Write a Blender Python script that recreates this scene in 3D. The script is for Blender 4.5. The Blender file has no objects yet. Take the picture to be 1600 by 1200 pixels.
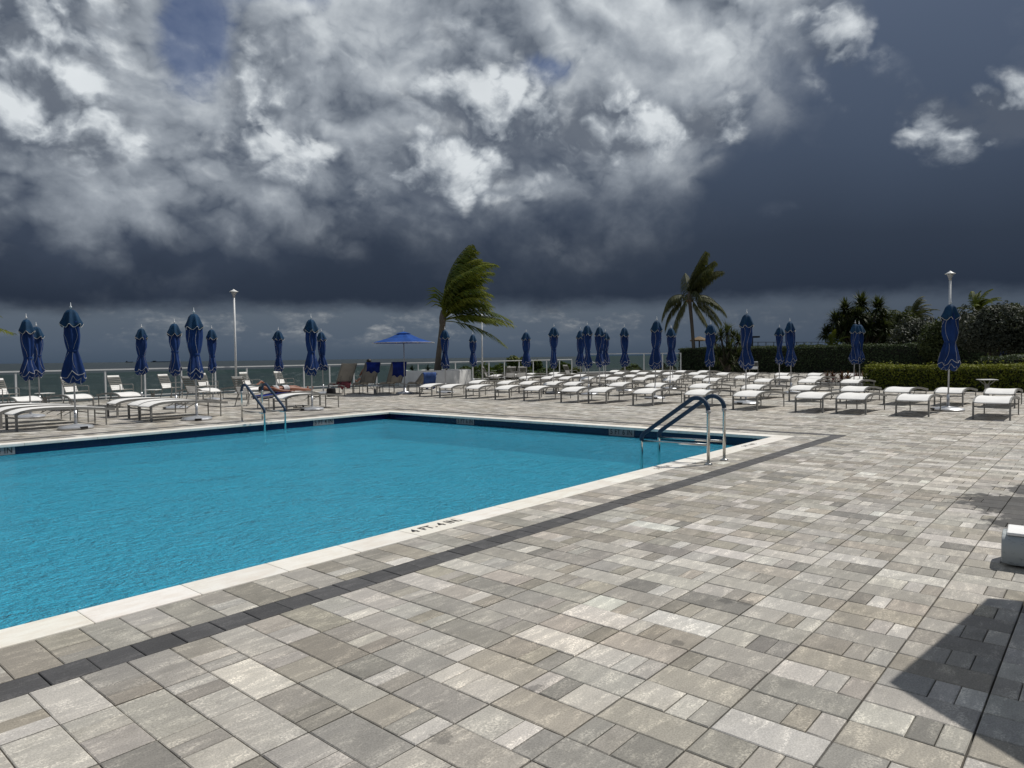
import bpy, bmesh, math, random
import numpy as np
from mathutils import Vector, Matrix
random.seed(7); RNG = np.random.default_rng(7)
sc = bpy.context.scene
C = sc.collection
R = math.radians

# ------------------------------------------------------------------ camera
HEAD, PITCH, ROLL = R(40.8975), R(2.1827), R(-0.71395)
FW0 = Vector((math.cos(HEAD), math.sin(HEAD), 0)); RT0 = Vector((math.sin(HEAD), -math.cos(HEAD), 0))
fw = FW0 * math.cos(PITCH) - Vector((0, 0, math.sin(PITCH)))
up = RT0.cross(fw)
r2 = RT0 * math.cos(ROLL) + up * math.sin(ROLL); u2 = -RT0 * math.sin(ROLL) + up * math.cos(ROLL)
cam = bpy.data.objects.new('camera', bpy.data.cameras.new('camera'))
C.objects.link(cam)
cam.matrix_world = Matrix(((r2.x, u2.x, -fw.x, 0), (r2.y, u2.y, -fw.y, 0), (r2.z, u2.z, -fw.z, 1.5), (0, 0, 0, 1)))
cam.data.sensor_width = 36; cam.data.lens = 1095.11 / 1600 * 36
cam.data.clip_start = 0.05; cam.data.clip_end = 60000
sc.camera = cam
def at(px, depth, z=0.0):          # ground position of a picture column at a distance ahead
    lat = (px - 800) / 1095.11 * depth
    p = FW0 * depth + RT0 * lat
    return Vector((p.x, p.y, z))

# ------------------------------------------------------------------ node helpers
class S:
    """socket wrapper with arithmetic"""
    def __init__(s, nt, v): s.nt, s.v = nt, v
    def _m(s, op, *a, clamp=False):
        n = s.nt.nodes.new('ShaderNodeMath'); n.operation = op; n.use_clamp = clamp
        for i, x in enumerate((s,) + a):
            if isinstance(x, S): s.nt.links.new(x.v, n.inputs[i])
            else: n.inputs[i].default_value = x
        return S(s.nt, n.outputs[0])
    def __add__(s, o): return s._m('ADD', o)
    __radd__ = __add__
    def __sub__(s, o): return s._m('SUBTRACT', o)
    def __rsub__(s, o): return (s * -1.0) + o
    def __mul__(s, o): return s._m('MULTIPLY', o)
    __rmul__ = __mul__
    def __truediv__(s, o): return s._m('DIVIDE', o)
    def mx(s, o): return s._m('MAXIMUM', o)
    def mn(s, o): return s._m('MINIMUM', o)
    def pw(s, o): return s._m('POWER', o)
    def exp(s): return s._m('EXPONENT')
    def ab(s): return s._m('ABSOLUTE')
    def cl(s): return s._m('ADD', 0.0, clamp=True)
    def step(s, a, b):
        n = s.nt.nodes.new('ShaderNodeMapRange'); n.interpolation_type = 'SMOOTHSTEP'
        s.nt.links.new(s.v, n.inputs[0]); n.inputs[1].default_value = a; n.inputs[2].default_value = b
        return S(s.nt, n.outputs[0])
    def lin(s, a, b, c, d):
        n = s.nt.nodes.new('ShaderNodeMapRange'); s.nt.links.new(s.v, n.inputs[0])
        for i, x in enumerate((a, b, c, d)): n.inputs[i + 1].default_value = x
        return S(s.nt, n.outputs[0])
def vmath(nt, op, a, b=None, scale=None):
    n = nt.nodes.new('ShaderNodeVectorMath'); n.operation = op
    for i, x in enumerate((a, b)):
        if x is None: continue
        if hasattr(x, 'is_linked'): nt.links.new(x, n.inputs[i])
        else: n.inputs[i].default_value = x
    if scale is not None:
        if isinstance(scale, S): nt.links.new(scale.v, n.inputs['Scale'])
        else: n.inputs['Scale'].default_value = scale
    return n.outputs['Value'] if op in ('DOT_PRODUCT', 'LENGTH', 'DISTANCE') else n.outputs['Vector']
def noise(nt, vec, scale, detail=4, rough=.5, lac=2.0, col=False, dist=0):
    n = nt.nodes.new('ShaderNodeTexNoise'); nt.links.new(vec, n.inputs['Vector'])
    n.inputs['Scale'].default_value = scale; n.inputs['Detail'].default_value = detail
    n.inputs['Roughness'].default_value = rough; n.inputs['Lacunarity'].default_value = lac
    n.inputs['Distortion'].default_value = dist
    return n.outputs['Color'] if col else S(nt, n.outputs[0])
def mixc(nt, fac, a, b, blend='MIX'):
    n = nt.nodes.new('ShaderNodeMix'); n.data_type = 'RGBA'; n.blend_type = blend
    if isinstance(fac, S): nt.links.new(fac.v, n.inputs[0])
    else: n.inputs[0].default_value = fac
    for i, x in ((6, a), (7, b)):
        if isinstance(x, tuple): n.inputs[i].default_value = (x + (1,))[:4]
        else: nt.links.new(x, n.inputs[i])
    return n.outputs[2]
def ramp(nt, fac, stops):
    n = nt.nodes.new('ShaderNodeValToRGB'); nt.links.new(fac.v, n.inputs[0])
    e = n.color_ramp.elements
    while len(e) < len(stops): e.new(0.5)
    for el, (p, c) in zip(e, stops): el.position = p; el.color = (c + (1,))[:4] if isinstance(c, tuple) else (c, c, c, 1)
    return n.outputs[0]

# ------------------------------------------------------------------ sky
SUN_AZ, SUN_EL = R(-22), R(55)       # azimuth from +X, counter-clockwise
sun_dir = Vector((math.cos(SUN_AZ) * math.cos(SUN_EL), math.sin(SUN_AZ) * math.cos(SUN_EL), math.sin(SUN_EL)))
world = bpy.data.worlds.new('World'); sc.world = world; world.use_nodes = True
nt = world.node_tree; nt.nodes.clear()
out = nt.nodes.new('ShaderNodeOutputWorld'); bg = nt.nodes.new('ShaderNodeBackground')
nt.links.new(bg.outputs[0], out.inputs[0]); bg.inputs[1].default_value = 0.1
tc = nt.nodes.new('ShaderNodeTexCoord'); D = vmath(nt, 'NORMALIZE', tc.outputs['Generated'])
sky = nt.nodes.new('ShaderNodeTexSky'); sky.sky_type = 'NISHITA'; sky.sun_disc = False
sky.sun_elevation = SUN_EL; sky.sun_rotation = R(90) - SUN_AZ
sky.air_density = 1.0; sky.dust_density = 0.6; sky.ozone_density = 2.0
def dot(v): return S(nt, vmath(nt, 'DOT_PRODUCT', D, v))
az = dot(tuple(RT0))._m('ARCTAN2', dot(tuple(FW0))) * (180 / math.pi)
el = dot((0, 0, 1))._m('ARCSINE') * (180 / math.pi)
def comb(x, y, z):
    n = nt.nodes.new('ShaderNodeCombineXYZ')
    for i, v in enumerate((x, y, z)):
        if isinstance(v, S): nt.links.new(v.v, n.inputs[i])
        else: n.inputs[i].default_value = v
    return n.outputs[0]
def gauss(a0, e0, sa, se):
    a = (az - a0) / sa; e = (el - e0) / se
    return ((a * a + e * e) * -1.0).exp()
P = vmath(nt, 'MULTIPLY', D, (1.0, 1.0, 1.25))
L = sun_dir.normalized()
wv = vmath(nt, 'SUBTRACT', noise(nt, P, 6.0, 4, .55, col=True), (.5, .5, .5))
P2 = vmath(nt, 'ADD', P, vmath(nt, 'SCALE', wv, scale=.055))
def ridged(vec, scale, det):
    n = nt.nodes.new('ShaderNodeTexNoise'); n.noise_type = 'RIDGED_MULTIFRACTAL'; n.normalize = True
    nt.links.new(vec, n.inputs['Vector']); n.inputs['Scale'].default_value = scale; n.inputs['Detail'].default_value = det
    n.inputs['Roughness'].default_value = .62; n.inputs['Offset'].default_value = .9; n.inputs['Gain'].default_value = 1.6
    return S(nt, n.outputs[0])
def height(p):                                   # rounded heads with creases between them
    return noise(nt, p, 3.4, 7, .56) * 1.0 - ridged(p, 5.5, 5) * .16
OFF = (.16, -.05, .31)
PA = vmath(nt, 'ADD', P2, OFF)
hA = height(PA); rl = hA - height(vmath(nt, 'ADD', PA, tuple(L * .035)))
wisp = noise(nt, P2, 8.5, 7, .62)
n0 = noise(nt, P, 2.6, 2, .5)
n1 = hA + .08                                    # about .5 on average
# soft grey mass; its lower limit climbs away over the dark rain area
e0 = ((az - 10.0).mx(0.0).pw(1.45) * .34 + 10.6).mn(38.0) - gauss(-36, 6, 12, 30) * 1.0 + gauss(10, 8, 9, 40) * 3.4
mass = (el - e0 + (n1 - .5) * 13 + (n0 - .5) * 5 + (wisp - .5) * 4 + 2.2).step(-5.0, 6.5)
lum = (n1 - .5) * .42 + (wisp - .5) * .12 + rl * 1.2 + .44 + gauss(0, 26, 16, 6) * .06
lum = (lum - (16.0 - el).mx(0.0) * .034).mx(.05).mn(.85)
RAMP = [(.05, (.056, .074, .112)), (.22, (.135, .160, .200)), (.42, (.31, .345, .39)), (.62, (.56, .60, .635)), (.9, (.86, .90, .92))]
cloud = ramp(nt, lum, RAMP)
# dark rain body
rain_l = el.lin(4, 26, 0, 1)
rain = ramp(nt, (rain_l + (n0 - .5) * .25).cl(), [(0, (.023, .033, .054)), (.22, (.033, .046, .072)), (.5, (.058, .080, .124)), (1, (.098, .130, .196))])
rain = mixc(nt, ((wisp - .58) * 4 * (el - 8).step(0, 10)).cl() * .12, rain, (.30, .33, .37))
col = mixc(nt, mass, rain, cloud)
# blue openings in the cloud
gap = gauss(-23.5, 22.5, 3.0, 4.4) * .95 + gauss(-18, 27.5, 7, 2.6) * 1.0 + (el - 30).step(0, 25) * .45 + gauss(3.5, 21.8, 3.0, 1.6) * .6
gapm = (gap + (n1 - .5) * -1.6 + (wisp - .5) * -.9).step(.40, .85) * gap.step(.08, .35)
nis = mixc(nt, 1.0, sky.outputs[0], (.080, .078, .090), 'MULTIPLY')
blue = mixc(nt, .55, nis, (.050, .072, .145))
col = mixc(nt, gapm * .72, col, blue)
# brighter cumulus in front, crisp on the sunlit side
PB = vmath(nt, 'ADD', P2, (-.43, .22, .07))
hB = noise(nt, PB, 5.2, 8, .58) - ridged(PB, 9.0, 5) * .15
rB = hB - (noise(nt, vmath(nt, 'ADD', PB, tuple(L * .030)), 5.2, 8, .58) - ridged(vmath(nt, 'ADD', PB, tuple(L * .030)), 9.0, 5) * .15)
tw = gauss(-38, 19.5, 10.0, 8.5) * 1.25 + gauss(-20.0, 21.0, 4.0, 4.2) * .85 + gauss(-16, 16.5, 6.0, 3.0) * .55 + gauss(-29, 15, 6, 3) * .45
tw = tw + gauss(8, 18.2, 10.0, 3.2) * .95 + gauss(-4, 14.5, 10.0, 3.0) * .80 + gauss(-6, 22, 8, 5) * .45 + gauss(17, 17.2, 5, 1.6) * .5 + gauss(24, 23.5, 4.5, 5.0) * .70 + gauss(36, 15.2, 8.5, 2.8) * 1.2 + gauss(21, 10.8, 2.8, 1.2) * .62
tB = tw * .42 + hB
tm = tB.step(.48, .72) * tw.step(.10, .38)
lumB = rB * 3.2 + (hB - .42) * .8 + .36 - gauss(-6, 22, 8, 5) * .08 + gauss(-34, 21, 9, 7) * .16 + gauss(-19.5, 22.5, 5, 4) * .16 - gauss(-29, 22, 3.6, 1.5) * .25 - gauss(-28, 17, 4, 1.3) * .12 - gauss(37, 15, 9, 4) * .10 - gauss(23, 22, 8, 8) * .12 - gauss(-14.5, 10, 6, 3) * .20 - gauss(21, 10.6, 6, 3) * .20
lumB = (lumB - (14.5 - el).mx(0.0) * .03).mx(.06).mn(.9).lin(.06, .9, .12, .80)
col = mixc(nt, tm * .85, col, ramp(nt, lumB, RAMP))
# bright band under the cloud base, with far fair-weather cumulus
base_e = (noise(nt, vmath(nt, 'MULTIPLY', D, (1, 1, 2.0)), 7, 6, .6) - .5) * 3.2 + 4.3 - gauss(-36, 4, 12, 50) * .6
under = (base_e - el + (wisp - .5) * .5).step(-.8, .9)
sv = vmath(nt, 'MULTIPLY', D, (1, 1, 2.2))
sv = vmath(nt, 'ADD', sv, vmath(nt, 'SCALE', wv, scale=.02))
nf = noise(nt, sv, 17, 5, .6); rlf = nf - noise(nt, vmath(nt, 'ADD', sv, tuple(L * .008)), 17, 5, .6)
strip = ramp(nt, el.lin(0, 5, 0, 1), [(0, (.060, .086, .125)), (.25, (.082, .110, .152)), (.7, (.105, .132, .168)), (1, (.088, .112, .150))])
puff = ((nf - .50) * 5 * gauss(-12, 2.7, 30, 1.1)).cl()
strip = mixc(nt, puff * .55, strip, (.27, .29, .31))
strip = mixc(nt, ((rlf * 8).cl() * puff * .5), strip, (.48, .49, .49))
strip = mixc(nt, az.step(-4, 34) * .5, strip, (.040, .056, .086))
col = mixc(nt, under, col, strip)
col = mixc(nt, (el * -1.0).step(-.1, .6), col, (.03, .045, .055))
ten = mixc(nt, 1.0, col, (10.0, 10.0, 10.0), 'MULTIPLY')
nt.links.new(ten, bg.inputs[0])
world.cycles.sampling_method = 'MANUAL'; world.cycles.sample_map_resolution = 256

# ------------------------------------------------------------------ sun and exposure
sl = bpy.data.lights.new('sun', 'SUN'); sl.energy = 3.9; sl.angle = R(.53); sl.color = (1.0, .96, .89)
so = bpy.data.objects.new('sun', sl); C.objects.link(so)
so.rotation_euler = sun_dir.to_track_quat('Z', 'Y').to_euler(); so.location = sun_dir * 60
sc.view_settings.view_transform = 'Standard'; sc.view_settings.look = 'None'
sc.view_settings.exposure = 0; sc.view_settings.gamma = 1; sc.view_settings.use_curve_mapping = False
sc.cycles.use_denoising = True; sc.cycles.sample_clamp_direct = 5.0; sc.cycles.max_bounces = 8; sc.cycles.transparent_max_bounces = 24; sc.cycles.sample_clamp_indirect = 6
# ------------------------------------------------------------------ mesh and tagging helpers
def tag(o, label=None, cat=None, group=None, kind=None):
    if label: o['label'] = label
    if cat: o['category'] = cat
    if group: o['group'] = group
    if kind: o['kind'] = kind
    return o
def empty(name, loc=(0, 0, 0), rz=0.0):
    o = bpy.data.objects.new(name, None); C.objects.link(o); o.location = loc; o.rotation_euler = (0, 0, rz)
    o.empty_display_size = .1
    return o
def copy_tree(o, parent=None):
    c = o.copy(); C.objects.link(c); c.parent = parent
    for ch in o.children: copy_tree(ch, c)
    return c
class MB:
    def __init__(s): s.v, s.f, s.a = [], [], []
    def add(s, vs, fs, attr=None):
        b = len(s.v); s.v += [tuple(p) for p in vs]; s.f += [tuple(i + b for i in f) for f in fs]
        if attr is not None: s.a += [attr] * len(fs)
        return s
    def box(s, c, d, m=None, attr=None, bev=0.0):
        x, y, z = d[0] / 2, d[1] / 2, d[2] / 2
        if bev <= 0:
            vs = [Vector((sx * x, sy * y, sz * z)) for sz in (-1, 1) for sx, sy in ((-1, -1), (1, -1), (1, 1), (-1, 1))]
            fs = [(3, 2, 1, 0), (4, 5, 6, 7), (0, 1, 5, 4), (1, 2, 6, 5), (2, 3, 7, 6), (3, 0, 4, 7)]
        else:
            bm = bmesh.new(); bmesh.ops.create_cube(bm, size=1)
            for v in bm.verts: v.co = Vector((v.co.x * d[0], v.co.y * d[1], v.co.z * d[2]))
            bmesh.ops.bevel(bm, geom=bm.edges[:], offset=bev, segments=2, affect='EDGES', profile=.6)
            bm.verts.index_update(); vs = [v.co.copy() for v in bm.verts]; fs = [tuple(v.index for v in f.verts) for f in bm.faces]; bm.free()
        c = Vector(c)
        vs = [(m @ v if m else v) + c for v in vs]
        return s.add(vs, fs, attr)
    def bar(s, a, b, w, h=None, attr=None, upv=(0, 0, 1)):
        a, b = Vector(a), Vector(b); d = (b - a); l = d.length; z = d.normalized()
        x = z.cross(Vector(upv)); x = x.normalized() if x.length > 1e-4 else Vector((1, 0, 0)); y = z.cross(x)
        return s.box((a + b) / 2, (w, h or w, l), Matrix((x, y, z)).transposed(), attr)
    def tube(s, pts, r, n=8, cap=True, attr=None):
        pts = [Vector(p) for p in pts]; m = len(pts)
        rs = r if isinstance(r, (list, tuple)) else [r] * m
        t0 = (pts[1] - pts[0]).normalized(); x = t0.orthogonal().normalized(); vs = []
        for i, p in enumerate(pts):
            t = (pts[min(i + 1, m - 1)] - pts[max(i - 1, 0)]).normalized()
            x = (x - t * x.dot(t)); x = x.normalized() if x.length > 1e-6 else t.orthogonal().normalized(); y = t.cross(x)
            for k in range(n):
                a = 2 * math.pi * k / n; vs.append(p + (x * math.cos(a) + y * math.sin(a)) * rs[i])
        fs = [(i * n + k, i * n + (k + 1) % n, (i + 1) * n + (k + 1) % n, (i + 1) * n + k) for i in range(m - 1) for k in range(n)]
        if cap: fs += [tuple(range(n - 1, -1, -1)), tuple((m - 1) * n + k for k in range(n))]
        return s.add(vs, fs, attr)
    def lathe(s, prof, n=24, c=(0, 0, 0), fn=None, attr=None, cap=True):
        c = Vector(c); vs = []
        for r, z in prof:
            for k in range(n):
                a = 2 * math.pi * k / n; rr, zz = fn(r, z, a) if fn else (r, z)
                vs.append(c + Vector((rr * math.cos(a), rr * math.sin(a), zz)))
        m = len(prof)
        fs = [(i * n + k, i * n + (k + 1) % n, (i + 1) * n + (k + 1) % n, (i + 1) * n + k) for i in range(m - 1) for k in range(n)]
        if cap: fs += [tuple(range(n - 1, -1, -1)), tuple((m - 1) * n + k for k in range(n))]
        return s.add(vs, fs, attr)
    def mesh(s, name, mat, smooth=False):
        me = bpy.data.meshes.new(name); me.from_pydata(s.v, [], s.f)
        if mat: me.materials.append(mat)
        if s.a:
            at_ = me.attributes.new('tint', 'FLOAT_COLOR', 'FACE')
            at_.data.foreach_set('color', np.array(s.a, dtype=np.float32).ravel())
        if smooth: me.polygons.foreach_set('use_smooth', [True] * len(me.polygons))
        me.update(); return me
    def build(s, name, mat, parent=None, smooth=False, loc=None):
        o = bpy.data.objects.new(name, s.mesh(name, mat, smooth)); C.objects.link(o)
        if parent: o.parent = parent
        if loc is not None: o.location = loc
        return o
def auto_smooth(o, ang=40):
    me = o.data; me.polygons.foreach_set('use_smooth', [True] * len(me.polygons))
    bm = bmesh.new(); bm.from_mesh(me)
    for e in bm.edges:
        if len(e.link_faces) == 2 and e.calc_face_angle(0) > R(ang): e.smooth = False
    bm.to_mesh(me); bm.free()
    return o

# ------------------------------------------------------------------ materials
MATS = {}
def mat(name, build):
    m = bpy.data.materials.new(name); m.use_nodes = True; t = m.node_tree; t.nodes.clear()
    o = t.nodes.new('ShaderNodeOutputMaterial'); sh = build(t); t.links.new(sh, o.inputs[0]); MATS[name] = m; return m
def pos(t): return t.nodes.new('ShaderNodeNewGeometry').outputs['Position']
def objco(t): return t.nodes.new('ShaderNodeTexCoord').outputs['Object']
def principled(t, col, rough=.5, metal=0, spec=.5, normal=None, **kw):
    b = t.nodes.new('ShaderNodeBsdfPrincipled')
    for k, v in (('Base Color', col), ('Roughness', rough), ('Metallic', metal), ('Specular IOR Level', spec)):
        if isinstance(v, S): t.links.new(v.v, b.inputs[k])
        elif isinstance(v, tuple): b.inputs[k].default_value = (v + (1,))[:4]
        elif isinstance(v, (int, float)): b.inputs[k].default_value = v
        else: t.links.new(v, b.inputs[k])
    if normal: t.links.new(normal, b.inputs['Normal'])
    for k, v in kw.items(): b.inputs[k].default_value = v
    return b.outputs[0]
def bump(t, h, strength=.3, dist=.01):
    n = t.nodes.new('ShaderNodeBump'); n.inputs['Strength'].default_value = strength; n.inputs['Distance'].default_value = dist
    t.links.new(h.v, n.inputs['Height']); return n.outputs[0]
def attr_c(t, name='tint'):
    n = t.nodes.new('ShaderNodeAttribute'); n.attribute_name = name; return n
def plain(name, col, rough=.5, metal=0, spec=.5, var=.12, sc_=6.0, bmp=0.0):
    def b(t):
        p = objco(t); n = noise(t, p, sc_, 5, .6)
        c = mixc(t, n.lin(.3, .7, 0, 1), tuple(x * (1 - var) for x in col), tuple(min(1, x * (1 + var)) for x in col))
        f = noise(t, p, sc_ * 14, 3, .6)
        return principled(t, c, n.lin(.3, .7, max(.05, rough - .08), min(1, rough + .08)), metal, spec, bump(t, f, .2, bmp) if bmp else None)
    return mat(name, b)

def paver_mat(t):
    a = attr_c(t); p = pos(t); rnd = S(t, a.outputs['Alpha'])
    off = t.nodes.new('ShaderNodeCombineXYZ'); t.links.new((rnd * 37.0).v, off.inputs[0]); t.links.new((rnd * 91.0).v, off.inputs[1]); t.links.new((rnd * 13.0).v, off.inputs[2])
    q = vmath(t, 'ADD', p, off.outputs[0])
    st = noise(t, vmath(t, 'MULTIPLY', q, (2.2, 9.0, 1.0)), 1.6, 6, .62)           # blended streaks along the casting direction
    bl = noise(t, q, 5.0, 5, .6); gr = noise(t, p, 135.0, 4, .7); gr2 = noise(t, p, 70.0, 4, .65)
    c = mixc(t, st.step(.40, .66) * .38, a.outputs['Color'], mixc(t, 1.0, a.outputs['Color'], (1.34, 1.33, 1.30), 'MULTIPLY'))
    c = mixc(t, bl.step(.48, .72) * .55, c, mixc(t, 1.0, c, (.72, .72, .71), 'MULTIPLY'))
    spk = noise(t, p, 85.0, 5, .75)
    eff = noise(t, vmath(t, 'MULTIPLY', q, (2.0, 6, 1)), 2.6, 8, .70).step(.47, .64) * spk.step(.43, .57)
    c = mixc(t, eff * .85, c, mixc(t, 1.0, c, (1.85, 1.83, 1.78), 'MULTIPLY'))                                       # lime bloom
    c = mixc(t, gr.lin(.34, .66, .0, .95), c, mixc(t, 1.0, c, (.62, .62, .62), 'MULTIPLY'))
    big = noise(t, p, .35, 3, .5)
    c = mixc(t, big.step(.45, .75) * .28, c, mixc(t, 1.0, c, (1.10, .98, .86), 'MULTIPLY'))
    # damp patches with ragged outline
    xy = vmath(t, 'MULTIPLY', p, (1, 1, 0)); rag = noise(t, p, 4.0, 6, .65); rag2 = noise(t, p, 17.0, 4, .6); wet = None
    for (x, y, r) in ((8.35, .62, .62), (7.55, .30, .62), (9.3, .55, .42), (4.08, 1.68, .05), (4.02, 1.79, .04), (3.28, 1.72, .035), (1.86, 1.99, .05), (2.43, 1.98, .035)):
        d = S(t, vmath(t, 'DISTANCE', xy, (x, y, 0))) / r + ((rag - .5) * 1.7 if r > .3 else (rag2 - .5) * 3.2)
        k = d.step(1.08, .82) * (1.0 if r > .3 else .42); wet = k if wet is None else wet.mx(k)
    c = mixc(t, wet.mn(.86), c, (.030, .029, .028))
    rough = (gr2.lin(.3, .7, .62, .86)) - wet * .25
    h = gr * .5 + gr2 * .8 + st * .3
    return principled(t, c, rough, 0, .35, bump(t, h, .35, .004))
mat('paver', paver_mat)
plain('joint_sand', (.030, .028, .025), .95, var=.3, sc_=20)
def travertine(t):
    p = pos(t); a = attr_c(t); n = noise(t, vmath(t, 'MULTIPLY', p, (2, 5, 4)), 2.2, 6, .6); g = noise(t, p, 90, 4, .65); pits = noise(t, p, 38, 5, .7)
    c = mixc(t, n.step(.35, .7), (.78, .765, .72), (.70, .655, .59))
    c = mixc(t, 1.0, c, a.outputs['Color'], 'MULTIPLY')
    pm = pits.step(.66, .72) * noise(t, p, 3.5, 3, .5).step(.5, .62)
    c = mixc(t, pm * .8, c, (.20, .19, .17)); c = mixc(t, g.lin(.35, .7, 0, .18), c, (.45, .43, .40))
    return principled(t, c, .62, 0, .35, bump(t, g * .6 - pm, .3, .003))
mat('travertine', travertine)
def tile_mat(t):
    p = pos(t); b = t.nodes.new('ShaderNodeTexBrick'); b.offset = 0
    rot = t.nodes.new('ShaderNodeCombineXYZ'); sx = t.nodes.new('ShaderNodeSeparateXYZ'); t.links.new(p, sx.inputs[0])
    s = S(t, sx.outputs[0]) + S(t, sx.outputs[1]); t.links.new(s.v, rot.inputs[0]); t.links.new(sx.outputs[2], rot.inputs[1])
    t.links.new(rot.outputs[0], b.inputs['Vector']); b.inputs['Scale'].default_value = 1
    b.inputs['Brick Width'].default_value = .153; b.inputs['Row Height'].default_value = .153; b.inputs['Mortar Size'].default_value = .003
    b.inputs['Color1'].default_value = (.0045, .005, .036, 1); b.inputs['Color2'].default_value = (.006, .0065, .046, 1); b.inputs['Mortar'].default_value = (.014, .016, .042, 1)
    n = noise(t, p, 9, 4, .6); c = mixc(t, n.step(.5, .75) * .4, b.outputs['Color'], (.014, .013, .07))
    return principled(t, c, .12, 0, .5)
mat('navy_tile', tile_mat)
def plaster(t):
    p = pos(t); n = noise(t, p, 1.5, 5, .6); g = noise(t, p, 30, 4, .6)
    c = mixc(t, n.step(.3, .7), (.50, .70, .76), (.58, .76, .80)); c = mixc(t, g.lin(.3, .7, 0, .12), c, (.4, .6, .68))
    return principled(t, c, .7)
mat('pool_plaster', plaster)
def pool_water(t):
    p = pos(t)
    w = vmath(t, 'ADD', p, vmath(t, 'SCALE', noise(t, p, 1.3, 2, .5, col=True), scale=.35))
    a = noise(t, vmath(t, 'MULTIPLY', w, (1.0, 1.4, 1)), 4.6, 4, .6); b = noise(t, w, 15.0, 3, .6); r = a * .62 + b * .42 + noise(t, p, .8, 2, .5) * .6
    nrm = bump(t, r, 1.0, .11)
    nd = bump(t, a * .5 + b * .42, 1.0, .14)
    tr = t.nodes.new('ShaderNodeBsdfTransparent'); tr.inputs[0].default_value = (.33, .83, .93, 1)
    df = t.nodes.new('ShaderNodeBsdfDiffuse'); df.inputs[0].default_value = (.050, .40, .60, 1); t.links.new(nd, df.inputs['Normal'])
    m1 = t.nodes.new('ShaderNodeMixShader'); m1.inputs[0].default_value = .52; t.links.new(tr.outputs[0], m1.inputs[1]); t.links.new(df.outputs[0], m1.inputs[2])
    gl = t.nodes.new('ShaderNodeBsdfGlossy'); gl.inputs['Roughness'].default_value = .06; t.links.new(nrm, gl.inputs['Normal'])
    fr = t.nodes.new('ShaderNodeFresnel'); fr.inputs[0].default_value = 1.33; t.links.new(nrm, fr.inputs['Normal'])
    m2 = t.nodes.new('ShaderNodeMixShader'); t.links.new(fr.outputs[0], m2.inputs[0]); t.links.new(m1.outputs[0], m2.inputs[1]); t.links.new(gl.outputs[0], m2.inputs[2])
    return m2.outputs[0]
mat('pool_water', pool_water)
def sea_mat(t):
    p = pos(t)
    n = noise(t, vmath(t, 'MULTIPLY', p, (1, 1, 1)), .35, 6, .62); n2 = noise(t, p, .03, 4, .55); big = noise(t, p, .004, 4, .5)
    c = mixc(t, big.step(.42, .6), (.007, .018, .020), (.010, .017, .024))
    c = mixc(t, (n2 * n * 2).step(.56, .75) * .3, c, (.03, .042, .045))
    return principled(t, c, .5, 0, .22, bump(t, n * 1.0 + n2 * 3, 1.0, .6))
mat('sea', sea_mat)
def fabric(name, col, transl, var=.1, fine=300):
    def b(t):
        p = objco(t); n = noise(t, p, 3, 4, .6); g = noise(t, p, fine, 2, .5)
        c = mixc(t, n.step(.35, .7), tuple(x * (1 - var) for x in col), tuple(min(.9, x * (1 + var)) for x in col))
        c = mixc(t, g.lin(.35, .65, 0, .25), c, mixc(t, 1.0, c, (.7, .7, .7), 'MULTIPLY'))
        d = principled(t, c, .8, 0, .2, bump(t, g, .2, .002))
        tl = t.nodes.new('ShaderNodeBsdfTranslucent'); t.links.new(c, tl.inputs[0])
        m = t.nodes.new('ShaderNodeMixShader'); m.inputs[0].default_value = transl; t.links.new(d, m.inputs[1]); t.links.new(tl.outputs[0], m.inputs[2])
        return m.outputs[0]
    return mat(name, b)
fabric('sling', (.84, .83, .81), .06, .04)
fabric('navy_canvas', (.0085, .034, .135), .06, .25, 200)
fabric('cap_canvas', (.010, .046, .105), .08, .2, 200)
fabric('open_canvas', (.020, .090, .36), .30, .15, 200)
fabric('piping', (.50, .49, .48), .05)
fabric('grey_sling', (.20, .195, .18), .15)
fabric('beige_sling', (.46, .44, .40), .15)
fabric('blue_towel', (.010, .030, .22), .05, .3, 120)
fabric('pale_towel', (.05, .10, .28), .05, .3, 120)
fabric('striped_towel', (.30, .09, .11), .05, .5, 120)
fabric('black_cloth', (.018, .018, .022), .02, .2)
fabric('print_cloth', (.50, .50, .52), .03, .5, 60)
plain('lounger_frame', (.205, .20, .188), .42, 0, .5, .08)
plain('sunlit_white', (.84, .84, .83), .5, 0, .4, .03, 4)  # brighter copy of the bench white, painted as its sunlit top
plain('white_paint', (.72, .72, .70), .45, 0, .4, .05, 3)
plain('rail_white', (.60, .61, .62), .42, 0, .4, .06, 3)
plain('post_grey', (.40, .40, .41), .45, .2, .5, .08)
plain('steel', (.60, .60, .58), .18, 1, .5, .06)
plain('silver_base', (.50, .51, .53), .32, .6, .5, .10)
plain('blue_foam', (.022, .046, .088), .62, 0, .3, .2, 14, .004)
plain('black_plastic', (.012, .012, .013), .45)
plain('marker_tile', (.20, .20, .215), .35, 0, .4, .1)
plain('black_ink', (.012, .012, .014), .6)
plain('planter_white', (.62, .62, .61), .7, 0, .3, .08, 2)
plain('soil', (.05, .035, .025), .95, var=.3)
plain('thatch', (.16, .11, .06), .9, var=.3)
plain('dark_wood', (.022, .024, .028), .8)
plain('hazed_hull', (.030, .042, .060), .9, 0, .1)  # distance haze is mixed into this ship colour
plain('skin', (.215, .085, .050), .5, 0, .4, .12, 5)
plain('hair', (.012, .009, .007), .6)
plain('concrete_deck', (.36, .36, .35), .85, var=.1, sc_=1.5)
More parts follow.
